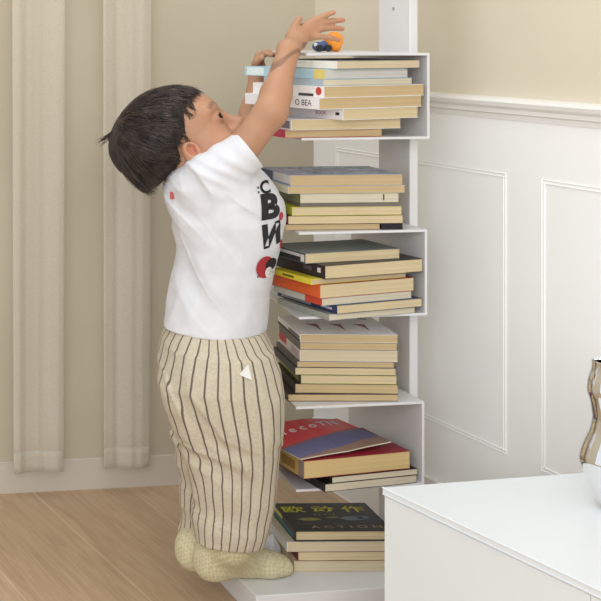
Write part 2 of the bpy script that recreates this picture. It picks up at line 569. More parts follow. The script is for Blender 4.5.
book(st, 325, 408, 9.5 * px, 0.235, A1, srgb(208, 206, 200), srgb(176, 208, 222), 'pale grey book with light blue and yellow spine in the topmost stack',
     deco=both(sl(0.0, 0.13, 0.0, 1.0, srgb(226, 206, 120)), sl(0.40, 0.62, 0.5, 0.8, srgb(220, 236, 240)), sl(0.75, 0.97, 0.1, 0.9, srgb(226, 240, 240))))
book(st, 337, 420, 8.2 * px, 0.17, A1, IVORY, srgb(238, 232, 220), 'paperback with dark slate cover lying uppermost in the topmost stack', top=srgb(96, 100, 108))
# --- stack standing on the middle bracket
st = {'z': z_top[1][0] + 0.0004, 'group': 'books lying on top of the middle bracket'}
s2 = dict(st)
book(s2, 381.5, 403, 5.5 * px, 0.10, 4, BLACK, srgb(60, 22, 30), 'small black and maroon notebook at the right end under the second stack from the top', top=srgb(40, 22, 26))
book(st, 285, 380, 5.8 * px, 0.135, 4, TAN, srgb(150, 120, 92), 'thin tan-paged paperback beside the small maroon notebook, lowest of its stack')
book(st, 288, 403, 8.5 * px, 0.14, 4, CREAM, srgb(58, 30, 38), 'paperback with dark spine and raspberry patch, lying on the small maroon notebook',
     deco=sl(0.02, 0.3, 0.1, 0.95, srgb(186, 62, 98)))
book(st, 292, 402, 8.6 * px, 0.14, 4, CREAM, srgb(190, 190, 60), 'paperback with lime yellow spine in the second stack from the top')
book(st, 300, 400, 3.4 * px, 0.13, 4, srgb(120, 112, 108), srgb(110, 96, 96), 'very thin dark grey booklet in the middle of the second stack from the top')
book(st, 300, 399, 9.8 * px, 0.14, 5, PALE, srgb(120, 122, 84), 'pale-paged paperback with olive spine and a small dark mark near its right end', 
     deco=lambda r, W, L, T: (obj('page_mark', (lambda b_: (box(b_, W * 0.84, W * 0.85, -0.0006, 0.002, T * 0.25, T * 0.85), b_)[1])(bmesh.new()), flat(srgb(70, 58, 54)), r)))
book(st, 288, 405, 7.2 * px, 0.15, 5, TAN, srgb(206, 200, 176), 'tan-paged paperback directly under the one with the printed blue-grey cover')


def blue_cover(root, W, L, T):
    rr = random.Random(3)
    bm = bmesh.new()
    for i in range(46):
        x = rr.uniform(0.06, 0.92) * W; y = rr.uniform(0.08, 0.92) * L
        w = rr.uniform(0.006, 0.03); h = rr.uniform(0.002, 0.007)
        box(bm, x, min(x + w, W - 0.003), y, min(y + h, L - 0.003), T - 0.0002, T + 0.0003, mi=rr.randrange(3))
    obj('cover_print', bm, [flat(srgb(112, 128, 158)), flat(srgb(206, 208, 214)), flat(srgb(132, 120, 124))], root)
    spine_rect(root, 0.0, L * 0.55, T * 0.2, T * 0.95, srgb(206, 204, 200)); spine_rect(root, L * 0.6, L, T * 0.05, T * 0.9, srgb(70, 84, 112))


book(st, 290, 403, 11 * px, 0.155, 5, TAN, srgb(120, 142, 172), 'book with printed blue-grey cover, uppermost of the second stack from the top', top=srgb(164, 172, 188), deco=blue_cover)
# --- middle bracket
A3 = 20
st = {'z': z_top[1][1] + ZB, 'group': 'books in the middle bracket of the tower'}
book(st, 329, 415, 6 * px, 0.16, A3, PALE, srgb(160, 164, 150), 'thin paperback with grey-green spine, lowest in the middle bracket')
book(st, 337, 422, 8.5 * px, 0.185, A3, CREAM, srgb(52, 60, 96), 'paperback with dark blue spine and grey label, second from the bottom in the middle bracket',
     deco=both(sl(0.42, 0.93, 0.15, 0.85, srgb(150, 150, 156)), sl(0.5, 0.85, 0.4, 0.6, srgb(210, 210, 212)), sl(0.08, 0.26, 0.35, 0.6, srgb(190, 196, 214))))
book(st, 322, 412, 7 * px, 0.15, A3, PALE, srgb(196, 194, 186), 'paperback with pale spine and vermilion end, just under the orange one',
     deco=sl(0.0, 0.34, 0.0, 1.0, srgb(204, 70, 46)))
book(st, 320, 414, 13.5 * px, 0.15, A3, CREAM, srgb(222, 96, 42), 'thick paperback with plain orange spine in the middle bracket', top=srgb(150, 30, 34))
book(st, 311, 406, 5.4 * px, 0.125, A3, srgb(206, 186, 146), srgb(222, 206, 60), 'thin paperback with bright yellow spine lying on the orange one',
     deco=sl(0.42, 0.7, 0.3, 0.7, srgb(110, 96, 30)))
book(st, 325, 423, 13 * px, 0.16, A3, CREAM, srgb(44, 36, 38), 'thick book with black-brown spine lying on the yellow-spined one',
     deco=both(sl(0.08, 0.14, 0.4, 0.75, srgb(210, 206, 206)), sl(0.25, 0.4, 0.4, 0.7, srgb(92, 82, 92))))
book(st, 305, 400, 10 * px, 0.12, A3 - 4, CREAM, srgb(38, 38, 42), 'small book with grey-green cover and black spine, uppermost in the middle bracket', top=srgb(116, 124, 118),
     deco=both(sl(0.1, 0.75, 0.55, 0.85, srgb(196, 192, 190)), sl(0.02, 0.12, 0.15, 0.85, srgb(214, 210, 204))))
# --- stack on the low bracket
st = {'z': z_top[2][0] + 0.0004, 'group': 'books lying on top of the lowest bracket'}
book(st, 288, 398, 7 * px, 0.155, 0, TAN, srgb(70, 54, 46), 'thin paperback with brown spine, lowest of the stack beside the trouser hips')
book(st, 295, 398, 9.5 * px, 0.165, -2, TAN, srgb(40, 38, 38), 'tan-paged paperback with black spine, under the lime-spined one beside the trousers')
book(st, 301, 397, 8.5 * px, 0.165, -2, CREAM, srgb(176, 178, 92), 'paperback with lime green spine in the stack beside the trousers',
     deco=both(sl(0.0, 0.1, 0.0, 1.0, srgb(66, 66, 58)), sl(0.55, 0.95, 0.3, 1.0, srgb(226, 226, 214))))
book(st, 295, 396, 7.6 * px, 0.17, -2, CREAM, srgb(64, 62, 62), 'cream-paged paperback with charcoal spine lying on the lime-spined one')
book(st, 297, 394, 6 * px, 0.16, -2, TAN, srgb(92, 84, 80), 'thin paperback with taupe spine, middle of the stack beside the trousers')
book(st, 300, 398, 11 * px, 0.165, -2, IVORY, srgb(232, 224, 226), 'ivory-paged paperback with white spine and red patch, third from the top beside the trousers',
     deco=both(sl(0.62, 0.97, 0.35, 1.0, srgb(202, 70, 80)), sl(0.05, 0.4, 0.2, 0.8, srgb(206, 188, 190))))
book(st, 300, 397, 7.6 * px, 0.16, -2, TAN, srgb(120, 110, 104), 'tan-paged paperback directly under the book with the white arrow-marked cover')


def arrow_cover(root, W, L, T):
    for i in range(3):
        x = W * (0.22 + 0.25 * i)
        bm = bmesh.new()
        prism(bm, [(x - 0.006, L * 0.55), (x + 0.016, L * 0.53), (x + 0.010, L * 0.20), (x + 0.007, L * 0.40)], T - 0.0002, T + 0.0004)
        obj('arrow_mark', bm, flat(srgb(150, 84, 84)), root)
    rr = random.Random(5)
    for x in (0.18, 0.4, 0.62, 0.82):
        bm = bmesh.new()
        for j in range(3):
            box(bm, W * x + j * 0.006, W * x + j * 0.006 + 0.004, L * 0.80, L * (0.86 + 0.04 * rr.random()), T - 0.0002, T + 0.0004)
        obj('cover_lettering', bm, flat(srgb(110, 106, 112)), root)
    spine_rect(root, 0.0, L, 0.0, T * 0.3, srgb(46, 56, 60)); spine_rect(root, L * 0.02, L * 0.5, T * 0.35, T * 0.7, srgb(120, 116, 118))


book(st, 300, 398, 8 * px, 0.17, -2, TAN, srgb(238, 236, 236), 'book with white cover bearing three red-brown arrows, uppermost beside the trousers', top=srgb(236, 232, 230), deco=arrow_cover)
# --- low bracket
st = {'z': z_top[2][1] + ZB, 'group': 'books in the lowest bracket of the tower'}
book(st, 325, 417, 8 * px, 0.215, 15, PALE, srgb(34, 30, 32), 'paperback with black lettered spine lying at the bottom of the lowest bracket',
     deco=spine_text('A BEST', 0.55, srgb(190, 186, 180), 0.3))
book(st, 332, 417.5, 6 * px, 0.20, 15, PALE, srgb(26, 24, 26), 'thin paperback with plain black spine, just under the thick dark red book',
     deco=sl(0.6, 0.9, 0.2, 0.7, srgb(200, 196, 190)))
thick_red = book(st, 304, 410, 17.5 * px, 0.155, 15, srgb(214, 186, 130), srgb(196, 164, 96), 'thickest book, dark red cover and ochre spine, under the red and blue magazine', top=srgb(140, 24, 40),
     deco=both(sl(0.62, 1.0, 0.0, 1.0, srgb(34, 28, 26)), sl(0.0, 0.12, 0.0, 1.0, srgb(150, 132, 128)), sl(0.2, 0.5, 0.25, 0.75, srgb(150, 116, 56))))

# floppy red and blue magazine bent over the thick book
zm = st['z']
m, nt, b = new_mat('magazine_print', rough=0.33)
tc = N(nt, 'ShaderNodeTexCoord'); sp = N(nt, 'ShaderNodeSeparateXYZ'); nt.links.new(tc.outputs['UV'], sp.inputs[0])
cr = N(nt, 'ShaderNodeValToRGB'); cr.color_ramp.interpolation = 'CONSTANT'
E = cr.color_ramp.elements
E[0].position = 0; E[0].color = srgb(150, 122, 106)
E[1].position = 0.16; E[1].color = srgb(106, 108, 148)
for p, c in ((0.48, srgb(150, 96, 92)), (0.52, srgb(216, 68, 76))):
    e = E.new(p); e.color = c
ad = N(nt, 'ShaderNodeMath', operation='MULTIPLY_ADD'); ad.inputs[1].default_value = -0.22; nt.links.new(sp.outputs[0], ad.inputs[0]); nt.links.new(sp.outputs[1], ad.inputs[2])
ad2 = N(nt, 'ShaderNodeMath', operation='ADD'); ad2.inputs[1].default_value = 0.10; nt.links.new(ad.outputs[0], ad2.inputs[0])
nz = N(nt, 'ShaderNodeTexNoise', Scale=6.0); nt.links.new(tc.outputs['UV'], nz.inputs['Vector'])
ad3 = N(nt, 'ShaderNodeMath', operation='MULTIPLY_ADD'); ad3.inputs[1].default_value = 0.08; nt.links.new(nz.outputs['Fac'], ad3.inputs[0]); nt.links.new(ad2.outputs[0], ad3.inputs[2])
nt.links.new(ad3.outputs[0], cr.inputs[0]); nt.links.new(cr.outputs[0], b.inputs['Base Color'])
m_mag = m
mp0 = thick_red.location
magr = empty('magazine', (mp0.x, mp0.y, zm), math.radians(20), 'floppy red and blue magazine with white lettering, bent over the thick book', 'magazine')
MW, ML = 0.215, 0.165


def mag_z(u, v):
    return 0.014 * math.sin(math.pi * min(1, u * 1.05)) * (0.25 + 0.75 * v) + 0.022 * max(0, u - 0.5) * (1.0 - 0.3 * v) + 0.001 + 0.004 * v * v * (1 - 0.5 * u)


def mag_pt(u, v, dz=0): return Vector((-0.004 + MW * u - 0.03 * v * 0, 0.004 + ML * v, mag_z(u, v) + dz))


bm = bmesh.new(); uvl = bm.loops.layers.uv.new('UVMap'); G = {}; nu, nv = 30, 16
for s in (0, 1):
    for i in range(nu + 1):
        for j in range(nv + 1): G[s, i, j] = bm.verts.new(mag_pt(i / nu, j / nv, 0.0024 * s))
inv = {v: (k[1] / nu, k[2] / nv) for k, v in G.items()}
for i in range(nu):
    for j in range(nv):
        bm.faces.new((G[1, i, j], G[1, i + 1, j], G[1, i + 1, j + 1], G[1, i, j + 1]))
        bm.faces.new((G[0, i, j], G[0, i, j + 1], G[0, i + 1, j + 1], G[0, i + 1, j]))
for i in range(nu):
    for j in (0, nv): bm.faces.new((G[0, i, j], G[0, i + 1, j], G[1, i + 1, j], G[1, i, j])).material_index = 1
for j in range(nv):
    for i in (0, nu): bm.faces.new((G[0, i, j], G[0, i, j + 1], G[1, i, j + 1], G[1, i, j])).material_index = 1
for f in bm.faces:
    for l in f.loops: l[uvl].uv = inv[l.vert]
obj('sheets', bm, [m_mag, page_mat(PALE)], magr)
for k_, ch_ in enumerate('rnecoTN'):
    bm = text_bm(ch_, 0.034, 0.0007, 1)
    for v in bm.verts:
        u = 0.08 + 0.125 * k_ + v.co.x / MW
        v.co = mag_pt(u, 0.70 + 0.14 * u + v.co.y / ML * 0.9, 0.0029)
    obj('cover_letter', bm, flat(srgb(244, 232, 232)), magr)

# --- stack on the base plate
st = {'z': 0.0504, 'group': 'books lying on the base of the tower'}
book(st, 294, 392, 10.5 * px, 0.15, 1, IVORY, srgb(214, 196, 160), 'cream book lying lowest, on the base plate beside the toes', Yr=2.565)
book(st, 298, 392, 9.2 * px, 0.15, 1, CREAM, srgb(116, 34, 44), 'paperback with dark red cover, second up from the base plate', Yr=2.565)
book(st, 287, 392, 10 * px, 0.165, 1, IVORY, srgb(236, 236, 238), 'ivory-paged book with white spine, just under the black-covered one', top=srgb(206, 196, 176), Yr=2.565)


def action_cover(root, W, L, T):
    I = Matrix.Translation((W * 0.48, L * 0.74, T + 0.0005))
    add_text(root, '欧 动 作', 0.036, srgb(206, 206, 70), I, 0.0006, 'cover_title', 1.35)
    add_text(root, 'A C T I O N', 0.019, srgb(160, 146, 112), Matrix.Translation((W * 0.56, L * 0.11, T + 0.0005)), 0.0002, 'cover_title', 1.45)
    add_text(root, 'YZ + EZ', 0.010, srgb(176, 172, 80), Matrix.Translation((W * 0.45, L * 0.56, T + 0.0005)), 0.0, 'cover_subtitle', 1.3)
    bm = bmesh.new()
    for (cx_, cy_, a_, b_, mi) in ((0.25, 0.40, 0.020, 0.008, 0), (0.70, 0.42, 0.022, 0.011, 1), (0.82, 0.45, 0.012, 0.008, 1), (0.50, 0.46, 0.012, 0.003, 0)):
        n = 14
        pts = [(W * cx_ + a_ * math.cos(2 * math.pi * k / n) * (1 + 0.25 * math.sin(3 * k)), L * cy_ + b_ * math.sin(2 * math.pi * k / n)) for k in range(n)]
        prism(bm, pts, T - 0.0002, T + 0.0004, mi)
    obj('cover_picture', bm, [flat(srgb(140, 142, 84)), flat(srgb(120, 130, 140))], root)
    bm = bmesh.new(); box(bm, W * 0.04, W * 0.98, L * 0.22, L * 0.226, T - 0.0002, T + 0.0004); obj('cover_line', bm, flat(srgb(96, 90, 80)), root)
    spine_rect(root, L * 0.55, L, T * 0.62, T, srgb(214, 206, 110)); spine_rect(root, L * 0.1, L * 0.98, T * 0.22, T * 0.55, srgb(62, 122, 132)); spine_rect(root, L * 0.05, L * 0.7, T * 0.0, T * 0.2, srgb(60, 84, 70))


book(st, 295, 393, 11 * px, 0.148, 1, CREAM, srgb(44, 46, 50), 'book with black cover and yellow lettering, uppermost of the pile on the base plate', top=srgb(46, 48, 52), deco=action_cover, hard=True, Yr=2.565)

# folded white paper standing between the toes and the pile
pc = at(273, 552, 2.655)
ppr = empty('folded_paper', (pc.x, pc.y, 0.0503), math.radians(-12), 'folded white paper standing between the sock toes and the books on the base', 'paper')
bm = bmesh.new()
for sgn, ang in ((-1, 0.5), (1, 0.95)):
    M_ = Matrix.Rotation(ang * -sgn, 4, 'Z')
    x0, x1 = (-0.030, 0) if sgn < 0 else (0, 0.022)
    fs = []
    vs = [bm.verts.new(M_ @ Vector(c_)) for c_ in ((x0, -0.0004, 0), (x1, -0.0004, 0), (x1, -0.0004, 0.040 if sgn < 0 else 0.040), (x0, -0.0004, 0.026 if sgn < 0 else 0.018), (x0, 0.0004, 0), (x1, 0.0004, 0), (x1, 0.0004, 0.040), (x0, 0.0004, 0.026 if sgn < 0 else 0.018))]
    if sgn > 0:
        vs[2].co.z, vs[3].co.z, vs[6].co.z, vs[7].co.z = 0.018, 0.040, 0.018, 0.040
    for f in ((0, 1, 2, 3), (7, 6, 5, 4), (0, 4, 5, 1), (1, 5, 6, 2), (2, 6, 7, 3), (3, 7, 4, 0)): bm.faces.new([vs[i] for i in f])
obj('sheet', bm, flat(srgb(240, 240, 240), 0.8), ppr)

# ------------------------------------------------------------------ toy on the top bracket
m_or = noisy('orange_plastic', srgb(236, 140, 34), srgb(246, 158, 50), 30, 0.35)
m_bl = noisy('blue_plastic', srgb(62, 82, 128), srgb(84, 108, 156), 30, 0.35)
m_dk = noisy('black_rubber', srgb(26, 26, 32), srgb(36, 36, 42), 30, 0.6)
YT = 2.70; ztp = z_top[0][0]
c = at(327, 51, YT)
root = empty('toy', (c.x, c.y, ztp + 0.0005), 0, 'small orange and blue toy on the top shelf under the fingers of the boy', 'toy')
fl = Field((-0.05, -0.03, -0.005), (0.05, 0.03, 0.055), 0.0012)
fl.ell((0.014, 0, 0.021), (0.019, 0.017, 0.020), k=0.004)
fl.ell((0.019, 0, 0.030), (0.012, 0.013, 0.009), k=0.004)
fl.cap((0.005, 0, 0.008), (0.022, 0, 0.006), 0.006, k=0.004)
V, Q = fl.mesh(); link_mesh('body', np_mesh('body', V, Q), m_or, root)
fl = Field((-0.05, -0.03, -0.005), (0.05, 0.03, 0.055), 0.0012)
fl.ell((-0.017, -0.001, 0.010), (0.014, 0.013, 0.0105), k=0.003); fl.ell((-0.006, 0, 0.012), (0.010, 0.011, 0.011), k=0.003)
V, Q = fl.mesh(); link_mesh('front', np_mesh('front', V, Q), m_bl, root)
for x in (-0.020, -0.002):
    bm = bmesh.new(); cyl(bm, (x, -0.017, 0.007), (x, -0.010, 0.007), 0.007, 20); obj('wheel', bm, m_dk, root)
bm = bmesh.new(); bmesh.ops.create_uvsphere(bm, u_segments=12, v_segments=8, radius=0.004, matrix=Matrix.Translation((-0.026, -0.008, 0.014))); obj('lamp', bm, flat(srgb(228, 232, 238)), root, True)

# ------------------------------------------------------------------ cabinet and vase
m_cab = noisy('white_lacquer', srgb(228, 232, 234), srgb(231, 235, 237), 5, 0.28)
m_gap = noisy('grey_gap', srgb(150, 150, 148), srgb(160, 160, 158), 20, 0.6)
YC = 2.15; zc = zof(488, YC)
P0 = at(383.5, 488, YC)
CF = Vector((math.sin(math.radians(20.5)), -math.cos(math.radians(20.5)), 0))       # along the front, towards the camera
CE = Vector((math.cos(math.radians(11)), math.sin(math.radians(11)), 0))            # along the end, towards the wall
MC = Matrix(((CE.x, CF.x, 0, P0.x), (CE.y, CF.y, 0, P0.y), (0, 0, 1, 0), (0, 0, 0, 1)))
root = empty('cabinet', (P0.x, P0.y, 0), 0, 'low white lacquered cabinet with a plain top in the right foreground', 'cabinet')
ML_ = Matrix(((CE.x, CF.x, 0, 0), (CE.y, CF.y, 0, 0), (0, 0, 1, 0), (0, 0, 0, 1)))
CL, CD = 0.92, 0.385
bm = bmesh.new(); box(bm, 0.02, CD, 0.001, CL - 0.004, 0.03, zc - 0.012, M=ML_); obj('body', bm, m_cab, root)
bm = bmesh.new(); box(bm, 0, CD + 0.003, 0, CL, zc - 0.010, zc, bev=0.0018, M=ML_); obj('top', bm, m_cab, root)
bm = bmesh.new(); box(bm, 0.04, CD - 0.02, 0.03, CL - 0.03, 0.0, 0.03, M=ML_); obj('plinth', bm, m_gap, root)
q = (590 - X0) / F
# door widths: the first joint shows at px 590
tj = (q * P0.y - P0.x) / (CF.x - q * CF.y)
edges = [0.001, tj, tj + 0.405, CL - 0.002]
for a, b_ in zip(edges, edges[1:]):
    bm = bmesh.new(); box(bm, 0.001, 0.0195, a + 0.0015, b_ - 0.0015, 0.032, zc - 0.0125, bev=0.001, M=ML_); obj('door', bm, m_cab, root)

m_chr, nt, b = new_mat('chrome', (0.86, 0.86, 0.87, 1), 0.045, 1.0)
nzt = N(nt, 'ShaderNodeTexNoise', Scale=9.0, Detail=2.0); cr = N(nt, 'ShaderNodeMapRange'); cr.inputs[3].default_value = 0.03; cr.inputs[4].default_value = 0.09
tcn = N(nt, 'ShaderNodeTexCoord'); nt.links.new(tcn.outputs['Object'], nzt.inputs['Vector']); nt.links.new(nzt.outputs['Fac'], cr.inputs[0]); nt.links.new(cr.outputs[0], b.inputs['Roughness'])
YV = yof(509, zc); sc = F / YV
vc = at(619, 509, YV)
root = None
prof_px = [(0, 509), (13, 509), (17, 507), (23, 497), (30, 480), (35.5, 461), (32, 447), (26, 432), (24, 420), (26, 406), (29.5, 392), (28, 381), (24.5, 371), (24, 364), (25.5, 360.5), (24.5, 359.5), (22.5, 362), (22, 371), (24, 384), (25, 394), (0, 400)]
pr = [(max(r, 0.01) / sc, (509 - y) / sc) for r, y in prof_px]
# smooth the outline
P = np.array(pr); tt = np.r_[0, np.cumsum(np.hypot(*np.diff(P, axis=0).T))]
ts = np.linspace(0, tt[-1], 130); rr_ = np.interp(ts, tt, P[:, 0]); zz_ = np.interp(ts, tt, P[:, 1])
for _ in range(3):
    rr_[2:-2] = (rr_[1:-3] + rr_[2:-2] * 2 + rr_[3:-1]) / 4; zz_[2:-2] = (zz_[1:-3] + zz_[2:-2] * 2 + zz_[3:-1]) / 4
bm = bmesh.new(); lathe(bm, list(zip(rr_, zz_)), 72, wob=lambda a, z: 1 + 0.02 * math.sin(2 * a + z * 30 + 0.6) * min(1, z * 25) * max(0.0, min(1, (0.225 - z) * 20)))
v = obj('vase', bm, m_chr, None, True); v.location = (vc.x, vc.y, zc + 0.0003)
tag(v, 'shiny chrome vase with wavy bulging sides standing on the white cabinet', 'vase')

# ------------------------------------------------------------------ the boy
BT = 0.05                                                        # top of the base plate he stands on
YB = 2.55; KP = 0.235; XB = xof(220, YB); SPX = 515.0


def S(px_, py_, d=0.0):
    """a point of the boy's own profile plane (square to the line of sight), moved d metres back"""
    Y = (YB + KP * XB + d) / (1 + KP * (px_ - X0) / F)
    p = at(px_, py_, Y)
    return np.array(p)


bx = np.array([0.974, -0.228, 0.0]); by = np.array([0.228, 0.974, 0.0]); bz = np.array([0, 0, 1.0])    # facing, far side, up
person = empty('person', (float(xof(235, 2.55)), 2.55, BT), 0, 'small boy in white T-shirt and striped trousers reaching up to the top shelf', 'person')
PLOC = np.array(person.location)
PH = math.radians(33)
hf = bx * math.cos(PH) + bz * math.sin(PH); hu = -bx * math.sin(PH) + bz * math.cos(PH); hl = by
HC = S(163, 136, 0)


def hp(f, u, l=0.0): return HC + (hf * f + hu * u + hl * l) / SPX
def e3(a, b_, c): return np.array([a, b_, c]) / SPX


AX = [hf, hu, hl]
body = Field((0.36, 2.32, 0.04), (0.96, 2.90, 1.20), 0.0019)
# skull and face
body.ell(hp(3, 2), e3(54, 38.5, 37), AX, k=0.005)
body.ell(hp(36, -3), e3(26.5, 22, 29), AX, k=0.02)
body.ell(hp(29, -26), e3(31, 34, 31), AX, k=0.02)
for s in (-1, 1):
    body.ell(hp(41, -33, 17 * s), e3(17.5, 17, 14), AX, k=0.018)
    body.ell(hp(53.5, -1, 14 * s), e3(7, 5, 11), AX, k=0.012)
body.ell(hp(45, -53), e3(13, 11, 14), AX, k=0.018)
for s in (-1, 1): body.ell(hp(67, -11.5, 14 * s), e3(10, 5.5, 9), AX, k=0.008, mode='cut')
body.ell(hp(51, -34), e3(12, 12, 15), AX, k=0.012)
body.cap(hp(59, -10), hp(69.5, -27), 3.6 / SPX, 5.2 / SPX, k=0.012)
body.ell(hp(70.5, -28), e3(6.2, 5.2, 6), AX, k=0.008)
for s in (-1, 1): body.ell(hp(64.5, -31, 5.2 * s), e3(5.5, 4, 4.2), AX, k=0.008)
body.ell(hp(60.5, -40.5), e3(5.5, 3.6, 10), AX, k=0.006)
body.ell(hp(58.5, -46), e3(5.5, 3.6, 8.5), AX, k=0.006)
body.ell(hp(66, -43), e3(3.5, 0.9, 9), AX, k=0.003, mode='cut')
for s in (-1, 1):                                                # lids around each eye
    body.ell(hp(53.5, -11.5, 14 * s), e3(8.6, 8.2, 9), AX, k=0.004)
    body.ell(hp(61.5, -11.8, 15.5 * s), e3(7, 2.5, 6.5), AX, k=0.0015, mode='cut')
for s in (-1, 1):                                                # ears
    ea = [hf * math.cos(0.2) + hu * 0.2, hu * math.cos(0.2) - hf * 0.2, hl]
    body.ell(hp(18, -25.5, 38 * s), e3(8.4, 11, 5.2), ea, k=0.003)
    body.ell(hp(19.3, -24.3, 43.5 * s), e3(5.2, 7.8, 6.8), ea, k=0.001, mode='cut')
    body.ell(hp(24, -27, 39.5 * s), e3(2.2, 3.2, 2.6), ea, k=0.002)
# neck and trunk
body.cap(hp(4, -34), S(203, 178, 0), 24 / SPX, 26 / SPX, k=0.025)
body.cap(S(205, 182, -0.06), S(205, 182, 0.06), 0.045, k=0.03)
body.ell(S(226, 235), (0.085, 0.105, 0.12), [bx, by, bz], k=0.04)
body.ell(S(220, 310), (0.085, 0.10, 0.10), [bx, by, bz], k=0.04)
for d, cxx in ((-0.055, 0), (0.055, -12)):
    body.cap(S(222 + cxx * 0.5, 350, d), S(236 + cxx, 445, d), 0.055, 0.042, k=0.03)
    body.cap(S(236 + cxx, 445, d), S(226 + cxx, 535, d), 0.042, 0.028, k=0.02)
# near (right) arm
def arm(sh, el, wr, r0, r1, r2, r3):
    body.cap(sh, el, r0, r1, k=0.03)
    mid = el + (wr - el) * 0.28
    body.cap(el, mid, r1 * 0.98, r2, k=0.02); body.cap(mid, wr, r2, r3, k=0.015)

w_n = S(288.5, 50, 0.0)
arm(S(229, 166, -0.072), S(271, 112, -0.08), w_n, 0.0335, 0.0275, 0.0270, 0.0195)
def finger(pts, r0, r1, k=0.004):
    n = len(pts) - 1
    for i in range(n):
        a = r0 + (r1 - r0) * i / n; b2 = r0 + (r1 - r0) * (i + 1) / n
        body.cap(pts[i], pts[i + 1], a, b2, k=k if i else 0.008)

dH = 0.10
body.cap(w_n, S(296, 41, 0.055), 0.0195, 0.018, k=0.015)
body.cap(S(294, 36, 0.055), S(306, 29, dH), 0.0115, 0.0085, k=0.012)
body.cap(S(298, 42, 0.055), S(309, 35, dH), 0.014, 0.0085, k=0.012)
finger([S(304, 26, dH), S(316, 19.5, dH + .01), S(326, 15, dH + .018), S(333.5, 12.6, dH + .02)], 0.0074, 0.0048)
finger([S(307, 29, dH), S(321, 23.2, dH + .015), S(333, 20.8, dH + .025), S(343, 20.2, dH + .03)], 0.0074, 0.0048)
finger([S(308, 33, dH), S(321, 29, dH + .012), S(333, 27.8, dH + .025), S(342.5, 29, dH + .03)], 0.0072, 0.0046)
finger([S(306, 38, dH - .005), S(318, 36.5, dH), S(330, 37.5, dH + .008), S(338.5, 40, dH + .014)], 0.0068, 0.0043)
finger([S(291, 35, 0.06), S(295, 26, 0.085), S(299.5, 18.5, 0.095)], 0.0088, 0.0062)
# far (left) arm
w_f = S(259, 76, 0.24)
arm(S(224, 168, 0.085), S(252, 126, 0.19), w_f, 0.037, 0.0290, 0.0265, 0.0195)
body.cap(w_f, S(258, 66, 0.245), 0.0185, 0.015, k=0.012)
for i, (dx, dd) in enumerate(((0, -0.015), (1.5, -0.003), (3, 0.009), (4, 0.020))):
    finger([S(256 + dx, 64, 0.24 + dd), S(258 + dx, 55.5, 0.235 + dd), S(265 + dx, 52.5, 0.225 + dd), S(271 + dx * .6, 55, 0.22 + dd)], 0.0070, 0.0052)
finger([S(254, 70, 0.235), S(257, 62, 0.215), S(262, 58, 0.205)], 0.0080, 0.0060)
V, Q = body.mesh(); V = relax(V, Q, 1, 0.4)

# skin with a warmer flush on cheeks, ear and fingertips
m, nt, b = new_mat('skin', rough=0.5, sss=0.12, spec=0.35)
nz = N(nt, 'ShaderNodeTexNoise', Scale=14.0, Detail=3.0); tc = N(nt, 'ShaderNodeTexCoord'); nt.links.new(tc.outputs['Object'], nz.inputs['Vector'])
cr = N(nt, 'ShaderNodeValToRGB'); cr.color_ramp.elements[0].position = 0.3; cr.color_ramp.elements[0].color = srgb(176, 131, 103)
cr.color_ramp.elements[1].position = 0.7; cr.color_ramp.elements[1].color = srgb(186, 142, 113)
nt.links.new(nz.outputs['Fac'], cr.inputs[0])
at_ = N(nt, 'ShaderNodeAttribute', attribute_name='flush'); mx = N(nt, 'ShaderNodeMix', data_type='RGBA')
nt.links.new(at_.outputs['Fac'], mx.inputs[0]); nt.links.new(cr.outputs[0], mx.inputs[6]); mx.inputs[7].default_value = srgb(196, 118, 98)
at2 = N(nt, 'ShaderNodeAttribute', attribute_name='brow'); mx2 = N(nt, 'ShaderNodeMix', data_type='RGBA')
nt.links.new(at2.outputs['Fac'], mx2.inputs[0]); nt.links.new(mx.outputs[2], mx2.inputs[6]); mx2.inputs[7].default_value = srgb(92, 64, 52)
nt.links.new(mx2.outputs[2], b.inputs['Base Color'])
m_skin = m
me = np_mesh('body', local(V, person), Q)
fl_ = np.zeros(len(V)); bw = np.zeros(len(V))
def blob(c, r): return np.exp(-((np.linalg.norm(V - c, axis=1) / (r / SPX)) ** 2))
for s in (-1, 1):
    fl_ += 0.35 * blob(hp(46, -34, 24 * s), 12) + 0.7 * blob(hp(19.5, -25, 37 * s), 7)
fl_ += 0.75 * np.maximum(blob(hp(64, -42, 0), 6), np.maximum(blob(hp(63, -44, 5), 5), blob(hp(63, -44, -5), 5))) + 0.3 * blob(hp(70, -30), 6)
for p in ((333.5, 12.6), (343, 20.2), (342.5, 29), (338.5, 40)): fl_ += 0.3 * blob(S(p[0], p[1], dH + .025), 7)
rel = (V - HC) * SPX; vf, vu, vl = rel @ hf, rel @ hu, np.abs(rel @ hl)
bl = 0.5 + 2.6 * np.sin(np.clip((vl - 5) / 20, 0, 1) * np.pi)
bw = np.clip(1.6 - np.abs(vu - bl) / 1.7, 0, 1) * ((vl > 5) & (vl < 25) & (vf > 40)) * 0.55
for nm, arr in (('flush', np.clip(fl_, 0, 1)), ('brow', bw)):
    a_ = me.attributes.new(nm, 'FLOAT', 'POINT'); a_.data.foreach_set('value', arr.astype(np.float32))
body_o = link_mesh('body', me, m_skin, person)
